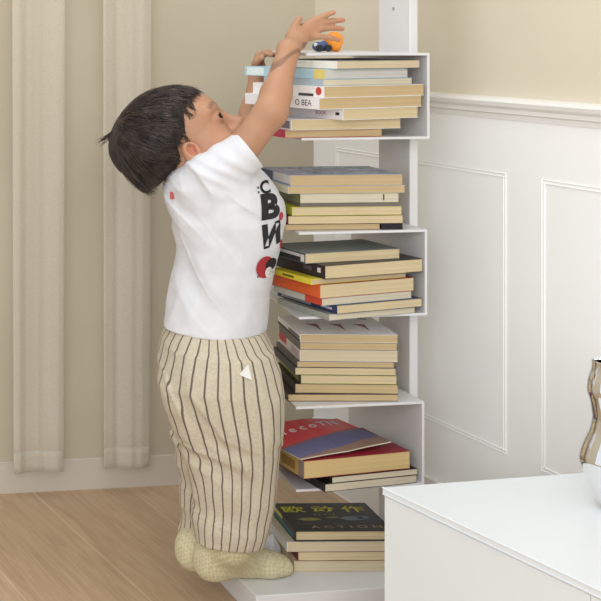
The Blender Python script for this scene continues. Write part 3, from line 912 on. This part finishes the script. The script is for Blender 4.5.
# eyes
m, nt, b = new_mat('eye', rough=0.12)
tc = N(nt, 'ShaderNodeTexCoord'); sp = N(nt, 'ShaderNodeSeparateXYZ'); nt.links.new(tc.outputs['Object'], sp.inputs[0])
cr = N(nt, 'ShaderNodeValToRGB'); cr.color_ramp.interpolation = 'CONSTANT'
cr.color_ramp.elements[0].color = srgb(226, 218, 210); cr.color_ramp.elements[1].position = 0.66; cr.color_ramp.elements[1].color = srgb(42, 26, 20)
mr = N(nt, 'ShaderNodeMapRange'); mr.inputs[1].default_value = 0.0; mr.inputs[2].default_value = 7.6 / SPX
nt.links.new(sp.outputs[0], mr.inputs[0]); nt.links.new(mr.outputs[0], cr.inputs[0]); nt.links.new(cr.outputs[0], b.inputs['Base Color'])
for s in (-1, 1):
    bm = bmesh.new(); bmesh.ops.create_uvsphere(bm, u_segments=24, v_segments=16, radius=7.6 / SPX)
    o = obj('eye', bm, m, body_o, True)
    R = Matrix((hf, hl, hu)).transposed().to_4x4()
    o.matrix_local = Matrix.Translation(Vector(hp(54.4, -11.5, 14.4 * s) - PLOC)) @ R @ Matrix.Rotation(0.2 * s, 4, 'Z')

# hair: a cap that follows the skull, with locks lying on it
UL = np.array([(-80, -40), (-50, -46), (-26, -50), (-4, -41), (4, -30), (9, -14), (22, -10), (27, 0), (32, 9), (40, 15), (56, 15), (75, 20)], float)
def ulim(f): return np.interp(f, UL[:, 0], UL[:, 1])
hair = Field(HC - 0.16, HC + 0.16, 0.0025)
def hair_fn(x, y, z):
    r = [(x - HC[0]) * SPX, (y - HC[1]) * SPX, (z - HC[2]) * SPX]
    f = r[0] * hf[0] + r[1] * hf[1] + r[2] * hf[2]; u = r[0] * hu[0] + r[1] * hu[1] + r[2] * hu[2]; l = r[0] * hl[0] + r[1] * hl[1] + r[2] * hl[2]
    sm = (56.5, 41.5, 40.0)
    q = ((f - 2) / sm[0], (u - 2) / sm[1], l / sm[2])
    k0 = np.sqrt(q[0] ** 2 + q[1] ** 2 + q[2] ** 2); k1 = np.sqrt((q[0] / sm[0]) ** 2 + (q[1] / sm[1]) ** 2 + (q[2] / sm[2]) ** 2)
    d = k0 * (k0 - 1) / np.maximum(k1, 1e-6)
    cut = (ulim(f) + 1.5 - u) * 0.75
    return np.maximum(d, cut) / SPX
hair.ell(hp(-33, -20), e3(20.5, 20, 29), AX, k=0.012)
hair.put(hair_fn, HC - 0.15, HC + 0.15, 0.012)
V, Q = hair.mesh(); V = relax(V, Q, 2, 0.5)
m, nt, b = new_mat('dark_hair', rough=0.42, spec=0.5)
nz = N(nt, 'ShaderNodeTexNoise', Scale=60.0, Detail=2.0); tc = N(nt, 'ShaderNodeTexCoord'); nt.links.new(tc.outputs['Object'], nz.inputs['Vector'])
cr = N(nt, 'ShaderNodeValToRGB'); cr.color_ramp.elements[0].position = 0.3; cr.color_ramp.elements[0].color = srgb(31, 25, 24)
cr.color_ramp.elements[1].position = 0.72; cr.color_ramp.elements[1].color = srgb(76, 62, 55); nt.links.new(nz.outputs['Fac'], cr.inputs[0]); nt.links.new(cr.outputs[0], b.inputs['Base Color'])
m_hair = m
hair_o = link_mesh('hair', np_mesh('hair', local(V, person), Q), m_hair, person)
wd = np.array([-0.62, 0.72, -0.05]); wd /= np.linalg.norm(wd)     # whorl, in head axes (front, up, far)
t1_ = np.cross(wd, [0, 0, 1.0]); t1_ /= np.linalg.norm(t1_); t2_ = np.cross(wd, t1_)
VV, QQ = [], []
def skull(dirv, lift):
    s_ = np.array([57.0, 42.0, 40.5]); k = 1 / np.sqrt(((dirv / s_) ** 2).sum())
    p = dirv * (k + lift); return p[0] + 2, p[1] + 2, p[2]
nst = 0
for it in range(5200):
    psi = RNG.uniform(0, 2 * math.pi)
    ts_ = RNG.uniform(0.0, 1.9); ln = RNG.uniform(0.45, 1.0)
    pts = []; lift0 = RNG.uniform(-0.4, 2.2); flare = RNG.uniform(0, 3.0) ** 2 * 0.35; bend = RNG.normal(0, 0.16)
    jit = RNG.normal(0, 2.2)
    ns = 8
    for k in range(ns + 1):
        th = ts_ + ln * k / ns; ps = psi + bend * (k / ns) ** 2
        dv = wd * math.cos(th) + (t1_ * math.cos(ps) + t2_ * math.sin(ps)) * math.sin(th)
        f, u, l = skull(dv, lift0 + flare * (k / ns) ** 2)
        if th > 2.6: break
        lim = ulim(np.array([f]))[0] + jit
        if f < -5: lim -= 5
        if u < lim: break
        pts.append(hp(f, u, l))
    if len(pts) < 4: continue
    P = np.array(pts); n = len(P); r0 = RNG.uniform(0.5, 1.0) * 0.0011
    cen = HC
    base = len(VV)
    for k in range(n):
        tg = P[min(k + 1, n - 1)] - P[max(k - 1, 0)]; tg /= np.linalg.norm(tg) + 1e-9
        nn = P[k] - cen; nn -= tg * (nn @ tg); nn /= np.linalg.norm(nn) + 1e-9; sd = np.cross(tg, nn)
        r = r0 * (1 - (k / (n - 1)) ** 2 * 0.85) * (0.5 + 0.5 * min(1, k / 1.5))
        VV += [P[k] + nn * r * 0.7, P[k] + sd * r * 1.5 - nn * r * .4, P[k] - sd * r * 1.5 - nn * r * .4]
        if k:
            o_ = base + 3 * k
            for a_ in range(3): QQ.append((o_ - 3 + a_, o_ - 3 + (a_ + 1) % 3, o_ + (a_ + 1) % 3, o_ + a_))
# loose ends at the nape and the cowlick
def lock(p0, p1, p2, r0, nn_=7, spread=3.0, cnt=10):
    for c_ in range(cnt):
        o1 = RNG.normal(0, spread * 0.7, 3); o2 = RNG.normal(0, spread, 3)
        a, b2, c2 = [np.array(q_, float) for q_ in (p0, p1, p2)]
        b2 = b2 + o1; c2 = c2 + o2; a = a + o1 * 0.8
        base = len(VV)
        for k in range(nn_ + 1):
            t = k / nn_; q_ = a * (1 - t) ** 2 + b2 * 2 * t * (1 - t) + c2 * t * t
            tg = 2 * (1 - t) * (b2 - a) + 2 * t * (c2 - b2); tg /= np.linalg.norm(tg)
            nn = np.array([0, 0, 1.0]) if abs(tg[2]) < 0.9 else np.array([0, 1.0, 0]); sd = np.cross(tg, nn); sd /= np.linalg.norm(sd); nn = np.cross(sd, tg)
            r = r0 * (1 - 0.9 * t)
            for v_ in (nn * r, sd * r - nn * r * .5, -sd * r - nn * r * .5):
                w_ = hp(*q_); dl = (hf * v_[0] + hu * v_[1] + hl * v_[2]); VV.append(w_ + dl)
            if k:
                o_ = base + 3 * k
                for a_ in range(3): QQ.append((o_ - 3 + a_, o_ - 3 + (a_ + 1) % 3, o_ + (a_ + 1) % 3, o_ + a_))
lock((-40, 30, -6), (-49, 29, -6), (-55.5, 29, -8), 0.0010, cnt=22, spread=3.2)
for l_ in range(-30, 31, 5):
    q_ = math.sqrt(max(0.0, 1 - (l_ / 34) ** 2))
    lock((-38 - 12 * q_, 2, l_), (-36 - 19.5 * q_, -18, l_ * 1.05), (-34 - 11 * q_, -36 - 3 * q_, l_), 0.0012, cnt=12, spread=2.2)
    lock((-34 - 16 * q_, -12, l_), (-34 - 18 * q_, -28, l_ * 1.03), (-32 - 8 * q_, -40 - 2 * q_, l_), 0.0011, cnt=9, spread=2.2)
for f_ in range(-34, -2, 4):
    lock((f_ - 4, 0, -36.5), (f_ - 4, -18, -35.5), (f_ + 2, -38 + max(0, (f_ + 26) * 0.25), -29), 0.0011, cnt=9, spread=2.0)
lock((46, 22, -6), (50, 14, -10), (42, 7, -20), 0.0011, cnt=14, spread=3.0)
lock((32, 16, -30), (36, 8, -32), (37, 1, -33), 0.0010, cnt=14, spread=2.0)
lock((40, 20, -24), (42, 10, -28), (41, 4, -30), 0.0010, cnt=12, spread=2.5)
lock((20, -4, -38), (22, -12, -38.5), (19, -20, -38), 0.0009, cnt=12, spread=2.0)
link_mesh('strands', np_mesh('strands', local(np.array(VV), person), QQ), m_hair, hair_o)

# T-shirt
ROWS = [(345, 164, 262), (338, 164, 263), (330, 164, 264), (315, 167, 266), (290, 171, 268), (265, 176, 273), (245, 177, 279.5), (220, 172, 283), (200, 168, 280), (186, 168, 273), (172, 176, 262), (160, 192, 248), (150, 204, 236)]
cz, cxs, cys, ex = [], [], [], []
for y_, a_, b_ in ROWS:
    p = S((a_ + b_) / 2, y_); cz.append(p[2]); cxs.append(p[0]); cys.append(p[1]); ex.append((b_ - a_) / 2 / 524.0)
cz, cxs, cys, ex = map(np.array, (cz, cxs, cys, ex))
TQ = math.radians(20)
tx = bx * math.cos(TQ) - by * math.sin(TQ); ty = by * math.cos(TQ) + bx * math.sin(TQ)   # chest direction and its far side


def rows_fn(cz, cxs, cys, ea, eb, ux, uy, ztop, zbot, disp=None, tilt=0.0):
    def fn(x, y, z):
        c0 = np.interp(z, cz, cxs); c1 = np.interp(z, cz, cys); a = np.interp(z, cz, ea); b2 = np.interp(z, cz, eb)
        u = (x - c0) * ux[0] + (y - c1) * ux[1]; v_ = (x - c0) * uy[0] + (y - c1) * uy[1]
        k = (np.abs(u / a) ** 2.25 + np.abs(v_ / b2) ** 2.25) ** (1 / 2.25); r = np.sqrt(u * u + v_ * v_)
        d = np.where(k > 1e-3, r * (1 - 1 / np.maximum(k, 1e-3)), -np.minimum(a, b2)) * 0.8
        if disp is not None:
            mk = np.abs(d) < 0.022
            d[mk] = d[mk] + disp(x[mk], y[mk], z[mk], u[mk], v_[mk])
        zb = zbot + tilt * u
        return np.maximum(np.maximum(d, z - ztop), zb - z)
    return fn


def vnoise(x, y, z, seed):
    g = np.random.default_rng(seed).uniform(-1, 1, (32, 32, 32)).astype(np.float32)
    xi, yi, zi = np.floor(x).astype(int), np.floor(y).astype(int), np.floor(z).astype(int)
    fx, fy, fz = x - xi, y - yi, z - zi
    fx, fy, fz = [t * t * (3 - 2 * t) for t in (fx, fy, fz)]
    r = 0
    for a in (0, 1):
        for b2 in (0, 1):
            for c in (0, 1):
                r = r + g[(xi + a) % 32, (yi + b2) % 32, (zi + c) % 32] * (fx if a else 1 - fx) * (fy if b2 else 1 - fy) * (fz if c else 1 - fz)
    return r


def folds(u, v_, z, ang, along, across, seed):
    """soft creases running at an angle (from upright, in the side view)"""
    ca, sa = math.cos(ang), math.sin(ang)
    w = 0.010 * vnoise(u * 14, v_ * 14, z * 14, seed + 50)
    p = (u * ca - z * sa) + w; q = u * sa + z * ca
    n = vnoise(p * across, v_ * across * 0.35, q * along, seed)
    return n - 0.8 * np.maximum(0, 1 - np.abs(n) * 5) * 0.5


def shirt_disp(x, y, z, u, v_):
    d = 0.0058 * folds(u, v_, z, -0.85, 7, 34, 1) * np.exp(-((z - 0.82) / 0.10) ** 2)
    d += 0.0051 * folds(u, v_, z, -0.7, 6, 28, 2) * np.exp(-((z - 0.66) / 0.10) ** 2) * np.clip(0.9 - u * 9, 0.15, 1)
    d += 0.0048 * folds(u, v_, z, 0.5, 6, 26, 3) * np.exp(-((z - 0.57) / 0.07) ** 2) * np.clip(0.9 - u * 7, 0.25, 1)
    d += 0.0037 * folds(u, v_, z, 0.05, 4, 30, 4) * np.exp(-((z - 0.60) / 0.14) ** 2)
    return d


shirt = Field((0.42, 2.30, 0.44), (0.95, 2.86, 1.02), 0.0028)
ea = ex / 1.018; eb = np.minimum(ea * 1.2, 0.125)
zhem = S(216, 327)[2]
o_ = np.argsort(cz)
shirt.put(rows_fn(cz[o_], cxs[o_], cys[o_], ea[o_], eb[o_], tx, ty, cz.max(), zhem, shirt_disp, tilt=-0.02), (0.45, 2.35, zhem), (0.85, 2.75, 0.95), 0.001)
# shoulders, collar and sleeves
shirt.cap(S(207, 182, -0.075), S(205, 184, 0.075), 0.048, k=0.03)
shirt.cap(S(186, 186, -0.03), S(186, 186, 0.03), 0.034, k=0.03)
sl_n0, sl_n1 = S(214, 175.5, -0.085), S(249.5, 149.5, -0.078)
sl_f0, sl_f1 = S(218, 178, 0.085), S(234, 153, 0.135)


def sleeve(p0, p1, r0, r1):
    ba = p1 - p0; L = np.linalg.norm(ba); dn = ba / L
    def fn(x, y, z):
        qx, qy, qz = x - p0[0], y - p0[1], z - p0[2]
        t = qx * dn[0] + qy * dn[1] + qz * dn[2]
        q = np.sqrt(np.maximum(qx * qx + qy * qy + qz * qz - t * t, 0))
        tt = np.clip(t / L, 0, 1)
        w = 0.0022 * np.sin(t * 150 + 6 * np.sin(qz * 30)) * np.clip(1.2 - tt, 0, 1) + 0.0010 * np.sin(np.arctan2(qz, qy) * 6 + t * 40)
        body_ = np.maximum(np.maximum(q - (r0 + (r1 - r0) * tt) + w, t - L), -t - r0 * 0.5)
        hole = np.maximum(q - (r1 - 0.0095), L - 0.03 - t)
        return np.maximum(body_, -hole)
    rm = max(r0, r1)
    shirt.put(fn, np.minimum(p0, p1) - rm, np.maximum(p0, p1) + rm, 0.022)
    # open the sleeve end again after blending
    def hole(x, y, z):
        qx, qy, qz = x - p0[0], y - p0[1], z - p0[2]; t = qx * dn[0] + qy * dn[1] + qz * dn[2]
        q = np.sqrt(np.maximum(qx * qx + qy * qy + qz * qz - t * t, 0))
        return np.maximum(np.maximum(q - (r1 - 0.0095), L - 0.02 - t), t - L - 0.035)
    shirt.put(hole, np.minimum(p0, p1) - rm - .02, np.maximum(p0, p1) + rm + .02, 0.001, 'cut')


sleeve(sl_n0, sl_n1, 0.046, 0.0405); sleeve(sl_f0, sl_f1, 0.047, 0.042)
V, Q = shirt.mesh(); V = relax(V, Q, 1, 0.4)
m_shirt = noisy('white_cotton', srgb(212, 212, 216), srgb(218, 218, 222), 40, 0.9, 0.10, bscale=700)
shirt_me = np_mesh('t_shirt', local(V, person), Q)
shirt_o = link_mesh('t_shirt', shirt_me, m_shirt, person)
bvh = BVHTree.FromPolygons([tuple(v) for v in V], [tuple(int(i) for i in q_) for q_ in Q])

# printed lettering wrapped on the chest
ray = -(tx * 0.45 - ty * 0.89); ray = ray / np.linalg.norm(ray)   # into the cloth
rt = np.cross(-ray, bz); rt = -rt / np.linalg.norm(rt)


def wrap(name, bm, col, org, sx=1.0, sy=1.0, rot=0.0, off=0.0012):
    dead = []
    for v_ in bm.verts:
        c_, s_ = math.cos(rot), math.sin(rot)
        x, y = v_.co.x * sx, v_.co.y * sy
        x, y = x * c_ - y * s_, x * s_ + y * c_
        p = org + rt * x + bz * y - ray * 0.3
        hit = bvh.ray_cast(Vector(p), Vector(ray))
        if hit[0] is None or (hit[0] - Vector(org)).length > 0.16: dead.append(v_)
        else: v_.co = Vector(np.array(hit[0]) - ray * off * 0.6) + hit[1] * (off * 0.6 if hit[1].dot(Vector(ray)) < 0 else 0) - person.location
    bmesh.ops.delete(bm, geom=dead, context='VERTS')
    return obj(name, bm, flat(col, 0.7), shirt_o)


def chest(px_, py_):                                             # a spot of the chest that shows at that place, found on the cloth itself
    c_ = np.array((0, 0, H)); d = np.array(at(px_, py_, 1.0)) - c_
    hit = bvh.ray_cast(Vector(c_), Vector(d))
    return np.array(hit[0])


def disc(r, n=20):
    bm = bmesh.new(); bmesh.ops.create_circle(bm, cap_ends=True, cap_tris=True, segments=n, radius=r)
    bmesh.ops.subdivide_edges(bm, edges=bm.edges, cuts=1); bmesh.ops.triangulate(bm, faces=bm.faces); return bm


INK = srgb(22, 22, 26); RED = srgb(170, 40, 48)
wrap('print_letter', text_bm('C', 0.032, 0.0010, 3), INK, chest(265, 188), 1.05, 0.9)
wrap('print_dots', text_bm(':', 0.022, 0.0006, 1), INK, chest(258, 189))
wrap('print_letter', text_bm('B', 0.060, 0.0032, 4), INK, chest(270, 208), 1.2, 1.0)
wrap('print_letter', text_bm('И', 0.056, 0.0030, 4), INK, chest(272, 236), 1.1, 1.0, 0.12)
wrap('print_patch', disc(0.022), RED, chest(265, 267), 0.9, 1.0, off=0.0010)
wrap('print_patch', disc(0.014), INK, chest(271, 264), 1.0, 0.9, off=0.0014)
wrap('print_letter', text_bm('e', 0.040, 0.0018, 3), srgb(228, 226, 226), chest(268, 271), 0.9, 1.1, 0.3, off=0.0020)
wrap('print_patch', disc(0.008), srgb(186, 48, 72), chest(281, 216), 0.7, 1.0, off=0.0010)
wrap('print_patch', disc(0.008), srgb(186, 48, 72), chest(281, 244), 0.6, 1.2, off=0.0010)
wrap('print_dots', text_bm('"', 0.016, 0.0002, 1), INK, chest(258, 279))
# neck label at the back of the collar
def back_spot(px_, py_):
    return chest(px_, py_)
try:
    p = chest(172, 195); M_ = Matrix.Translation(Vector(p - PLOC))
    bm = bmesh.new(); prism(bm, [(-0.005, -0.005), (0.008, -0.008), (0.009, 0.0), (-0.003, 0.002)], -0.007, 0.006)
    for v_ in bm.verts: v_.co = M_ @ v_.co
    obj('neck_label', bm, [flat(srgb(176, 70, 62))], shirt_o)
except Exception: pass

# trousers
HR = [(326, 166, 266), (336, 161, 271), (360, 156, 276.5), (385, 158, 278), (402, 166, 274), (418, 182, 262), (430, 200, 245)]
NL = [(352, 172, 270), (368, 165, 276.5), (385, 161, 280), (405, 166, 282), (430, 176, 282), (450, 184, 281), (470, 190, 278), (500, 193, 274.5), (525, 194.5, 270), (541, 196, 264.5)]
FLg = [(352, 172, 255), (375, 160, 262), (405, 164, 262), (430, 170, 260), (450, 176, 258), (480, 181, 252), (510, 180, 250), (537, 178, 246)]


def rows(R, d):
    A = []
    for y_, a_, b_ in R:
        p = S((a_ + b_) / 2, y_, d); A.append((p[2], p[0], p[1], (b_ - a_) / 2 / 524.0))
    return np.array(sorted(A)).T


def pants_disp(ph, amp=1.0):
    sd = int(ph * 10)
    def f(x, y, z, u, v_):
        d = 0.0110 * folds(u, v_, z, -1.05, 6, 30, sd) * np.exp(-((z - 0.30) / 0.07) ** 2) * np.clip(0.75 - u * 10, 0.1, 1)
        d += 0.0048 * folds(u, v_, z, -1.3, 7, 26, sd + 1) * np.exp(-((z - 0.16) / 0.09) ** 2) * np.clip(0.8 - u * 8, 0.2, 1)
        d += 0.0090 * folds(u, v_, z, -0.45, 4, 24, sd + 2) * np.exp(-((z - 0.40) / 0.10) ** 2)
        d += 0.0035 * folds(u, v_, z, 0.15, 4, 34, sd + 3) * np.clip((0.52 - z) * 6, 0, 1)
        return d * amp
    return f


pants = Field((0.42, 2.30, 0.06), (0.90, 2.82, 0.60), 0.0028)
a = rows(HR, 0); pants.put(rows_fn(a[0], a[1], a[2], a[3] / 1.02, np.minimum(a[3] * 1.15, 0.122), bx, by, a[0].max(), a[0].min(), pants_disp(0.4)), (0.45, 2.35, a[0].min()), (0.85, 2.75, a[0].max()), 0.004)
aN = rows(NL, -0.055); pants.put(rows_fn(aN[0], aN[1], aN[2], aN[3], np.maximum(aN[3] * 0.82, 0.052), bx, by, aN[0].max(), aN[0].min(), pants_disp(1.9)), (0.45, 2.35, aN[0].min()), (0.85, 2.75, aN[0].max()), 0.022)
aF = rows(FLg, 0.06); pants.put(rows_fn(aF[0], aF[1], aF[2], aF[3], np.maximum(aF[3] * 0.82, 0.052), bx, by, aF[0].max(), aF[0].min(), pants_disp(3.1)), (0.45, 2.35, aF[0].min()), (0.85, 2.78, aF[0].max()), 0.012)
V, Q = pants.mesh(); V = relax(V, Q, 1, 0.4)
side = (V - S(220, 400)) @ by
def ang(V, R, d):
    cxi = np.interp(V[:, 2], R[0], R[1]); cyi = np.interp(V[:, 2], R[0], R[2])
    u = (V[:, 0] - cxi) * bx[0] + (V[:, 1] - cyi) * bx[1]; v_ = (V[:, 0] - cxi) * by[0] + (V[:, 1] - cyi) * by[1]
    return np.arctan2(v_, u)
full_n = rows([(326, 168, 268)] + NL, -0.055); full_f = rows([(326, 168, 268)] + FLg, 0.06)
# unrolled distance round each leg: the near one is cut behind, the far one in front
an = ang(V, full_n, 0); af = ang(V, full_f, 0)
an = np.where(an > np.pi * 0.5, an - 2 * np.pi, an); af = np.where(af < -np.pi * 0.5, af + 2 * np.pi, af)
stripe = np.where(side < 0.004, an, af) / (2 * np.pi) * 25.0 + 100
m, nt, b = new_mat('striped_linen', rough=0.92)
at_ = N(nt, 'ShaderNodeAttribute', attribute_name='stripe'); fr = N(nt, 'ShaderNodeMath', operation='FRACT'); nt.links.new(at_.outputs['Fac'], fr.inputs[0])
cr = N(nt, 'ShaderNodeValToRGB'); E = cr.color_ramp.elements
E[0].position = 0.40; E[0].color = srgb(210, 198, 176); E[1].position = 0.44; E[1].color = srgb(112, 98, 86)
e = E.new(0.55); e.color = srgb(112, 98, 86); e = E.new(0.60); e.color = srgb(210, 198, 176)
nt.links.new(fr.outputs[0], cr.inputs[0])
tc = N(nt, 'ShaderNodeTexCoord'); nz = N(nt, 'ShaderNodeTexNoise', Scale=220.0, Detail=3.0); nt.links.new(tc.outputs['Object'], nz.inputs['Vector'])
mx = N(nt, 'ShaderNodeMix', data_type='RGBA', blend_type='MULTIPLY'); mx.inputs[0].default_value = 0.35
nt.links.new(cr.outputs[0], mx.inputs[6]); nt.links.new(nz.outputs['Fac'], mx.inputs[7]); nt.links.new(mx.outputs[2], b.inputs['Base Color'])
bp = N(nt, 'ShaderNodeBump', Strength=0.25, Distance=0.001); nt.links.new(nz.outputs['Fac'], bp.inputs['Height']); nt.links.new(bp.outputs[0], b.inputs['Normal'])
me = np_mesh('trousers', local(V, person), Q)
a_ = me.attributes.new('stripe', 'FLOAT', 'POINT'); a_.data.foreach_set('value', stripe.astype(np.float32))
tr_o = link_mesh('trousers', me, m, person)
bvh2 = BVHTree.FromPolygons([tuple(v) for v in V], [tuple(int(i) for i in q_) for q_ in Q])
d = np.array(at(246, 372, 1.0)) - np.array((0, 0, H)); hit = bvh2.ray_cast(Vector((0, 0, H)), Vector(d))
if hit[0] is not None:
    p = hit[0] - person.location; M_ = Matrix(((bx[0], by[0], 0, p.x), (bx[1], by[1], 0, p.y), (0, 0, 1, p.z), (0, 0, 0, 1)))
    bm = bmesh.new()
    vs = [bm.verts.new(M_ @ Vector(c_)) for c_ in ((-0.012, -0.003, -0.004), (0.004, -0.002, 0.016), (0.011, -0.003, -0.012), (-0.011, -0.006, -0.005), (0.004, -0.005, 0.0155), (0.0105, -0.007, -0.0125))]
    for f in ((0, 1, 2), (5, 4, 3), (0, 3, 4, 1), (1, 4, 5, 2), (2, 5, 3, 0)): bm.faces.new([vs[i] for i in f])
    obj('fabric_tag', bm, flat(srgb(232, 230, 226), 0.8), tr_o)

# socks: one mesh per foot
m, nt, b = new_mat('knitted_sock', srgb(212, 204, 166), 0.95)
tc = N(nt, 'ShaderNodeTexCoord'); mp = N(nt, 'ShaderNodeMapping'); mp.inputs['Rotation'].default_value = (0, math.radians(45), 0); nt.links.new(tc.outputs['Object'], mp.inputs['Vector'])
ck = N(nt, 'ShaderNodeTexChecker', Scale=170.0); ck.inputs['Color1'].default_value = srgb(206, 197, 162); ck.inputs['Color2'].default_value = srgb(190, 181, 145)
nt.links.new(mp.outputs[0], ck.inputs['Vector']); nt.links.new(ck.outputs['Color'], b.inputs['Base Color'])
bp = N(nt, 'ShaderNodeBump', Strength=0.3, Distance=0.001); nt.links.new(ck.outputs['Fac'], bp.inputs['Height']); nt.links.new(bp.outputs[0], b.inputs['Normal'])
m_sock = m


def sock(heel, toe, ankle):
    """heel / toe: points of the sole; ankle: centre of the leg above"""
    heel, toe, ankle = map(np.array, (heel, toe, ankle)); d = toe - heel; L = np.linalg.norm(d); d /= L
    n = np.array([-d[1], d[0], 0])
    f = Field(np.minimum(np.minimum(heel, toe), ankle) - 0.06, np.maximum(np.maximum(heel, toe), ankle) + 0.06, 0.0022)
    f.cap(heel + d * 0.030 + bz * 0.027, heel + d * 0.034 + bz * 0.045, 0.029, 0.030, k=0.01)
    f.cap(heel + d * 0.034 + bz * 0.045, ankle, 0.031, 0.032, k=0.02)
    f.cap(heel + d * 0.05 + bz * 0.03, heel + d * (L - 0.045) + bz * 0.021, 0.030, 0.0235, k=0.03)
    f.cap(ankle - bz * 0.015, heel + d * (L * 0.62) + bz * 0.026, 0.033, 0.024, k=0.02)
    for s in (-1, 1): f.cap(heel + d * (L - 0.05) + n * 0.013 * s + bz * 0.018, heel + d * (L - 0.020) + n * 0.010 * s + bz * 0.016, 0.020, 0.0165, k=0.015)
    sl_, g = f.sub(f.lo, f.lo + (f.n - 1) * f.h)
    f.D[sl_] = np.maximum(f.D[sl_], heel[2] + 0.001 - g[2])      # flat sole
    V, Q = f.mesh(); V = relax(V, Q, 1, 0.4)
    return link_mesh('sock', np_mesh('sock', local(V, person), Q), m_sock, person)


yn = 2.528
sock((xof(195, yn), yn, BT), (xof(292, yn + 0.03), yn + 0.03, BT), S(233, 540, -0.055))
yf = yof(569, BT)
sock((xof(177, yf), yf, BT), (xof(262, yf + 0.03), yf + 0.03, BT), S(211, 535, 0.06))

# ------------------------------------------------------------------ light, camera, world
w = bpy.data.worlds.new('daylight'); SC.world = w; w.use_nodes = True
bg = w.node_tree.nodes['Background']; bg.inputs[0].default_value = (0.93, 0.97, 1.0, 1); bg.inputs[1].default_value = 0.84


def area(name, loc, target, sx, sy, power, col=(1, 1, 1)):
    l = bpy.data.lights.new(name, 'AREA'); l.shape = 'RECTANGLE'; l.size = sx; l.size_y = sy; l.energy = power; l.color = col
    o = bpy.data.objects.new(name, l); COL.objects.link(o); o.location = loc
    o.rotation_euler = (Vector(target) - Vector(loc)).to_track_quat('-Z', 'Y').to_euler()
    return o


area('front_key_light', (-0.5, -1.9, 2.0), (0.9, 2.6, 0.7), 2.6, 1.8, 80, (1.0, 0.995, 0.98))  # added frontal key, no window there; keeps the tower's shadow off the wall
area('overhead_fill', (0.42, 2.28, 2.52), (0.62, 2.36, 0.0), 0.7, 0.7, 7, (1.0, 0.99, 0.97))  # added fill overhead, no lamp known there; brightens the right wall

cam = bpy.data.cameras.new('camera'); co = bpy.data.objects.new('camera', cam); COL.objects.link(co)
co.location = (0, 0, H); co.rotation_euler = (math.pi / 2, 0, 0)
cam.sensor_fit = 'HORIZONTAL'; cam.sensor_width = 36.0; cam.lens = F / 601.0 * 36.0
cam.shift_x = (300.5 - X0) / 601.0; cam.shift_y = -(300.5 - HZ) / 601.0
cam.clip_start = 0.05
SC.camera = co
SC.view_settings.view_transform = 'Standard'; SC.view_settings.look = 'None'
SC.view_settings.exposure = 0.22; SC.view_settings.gamma = 1.0; SC.view_settings.use_curve_mapping = False
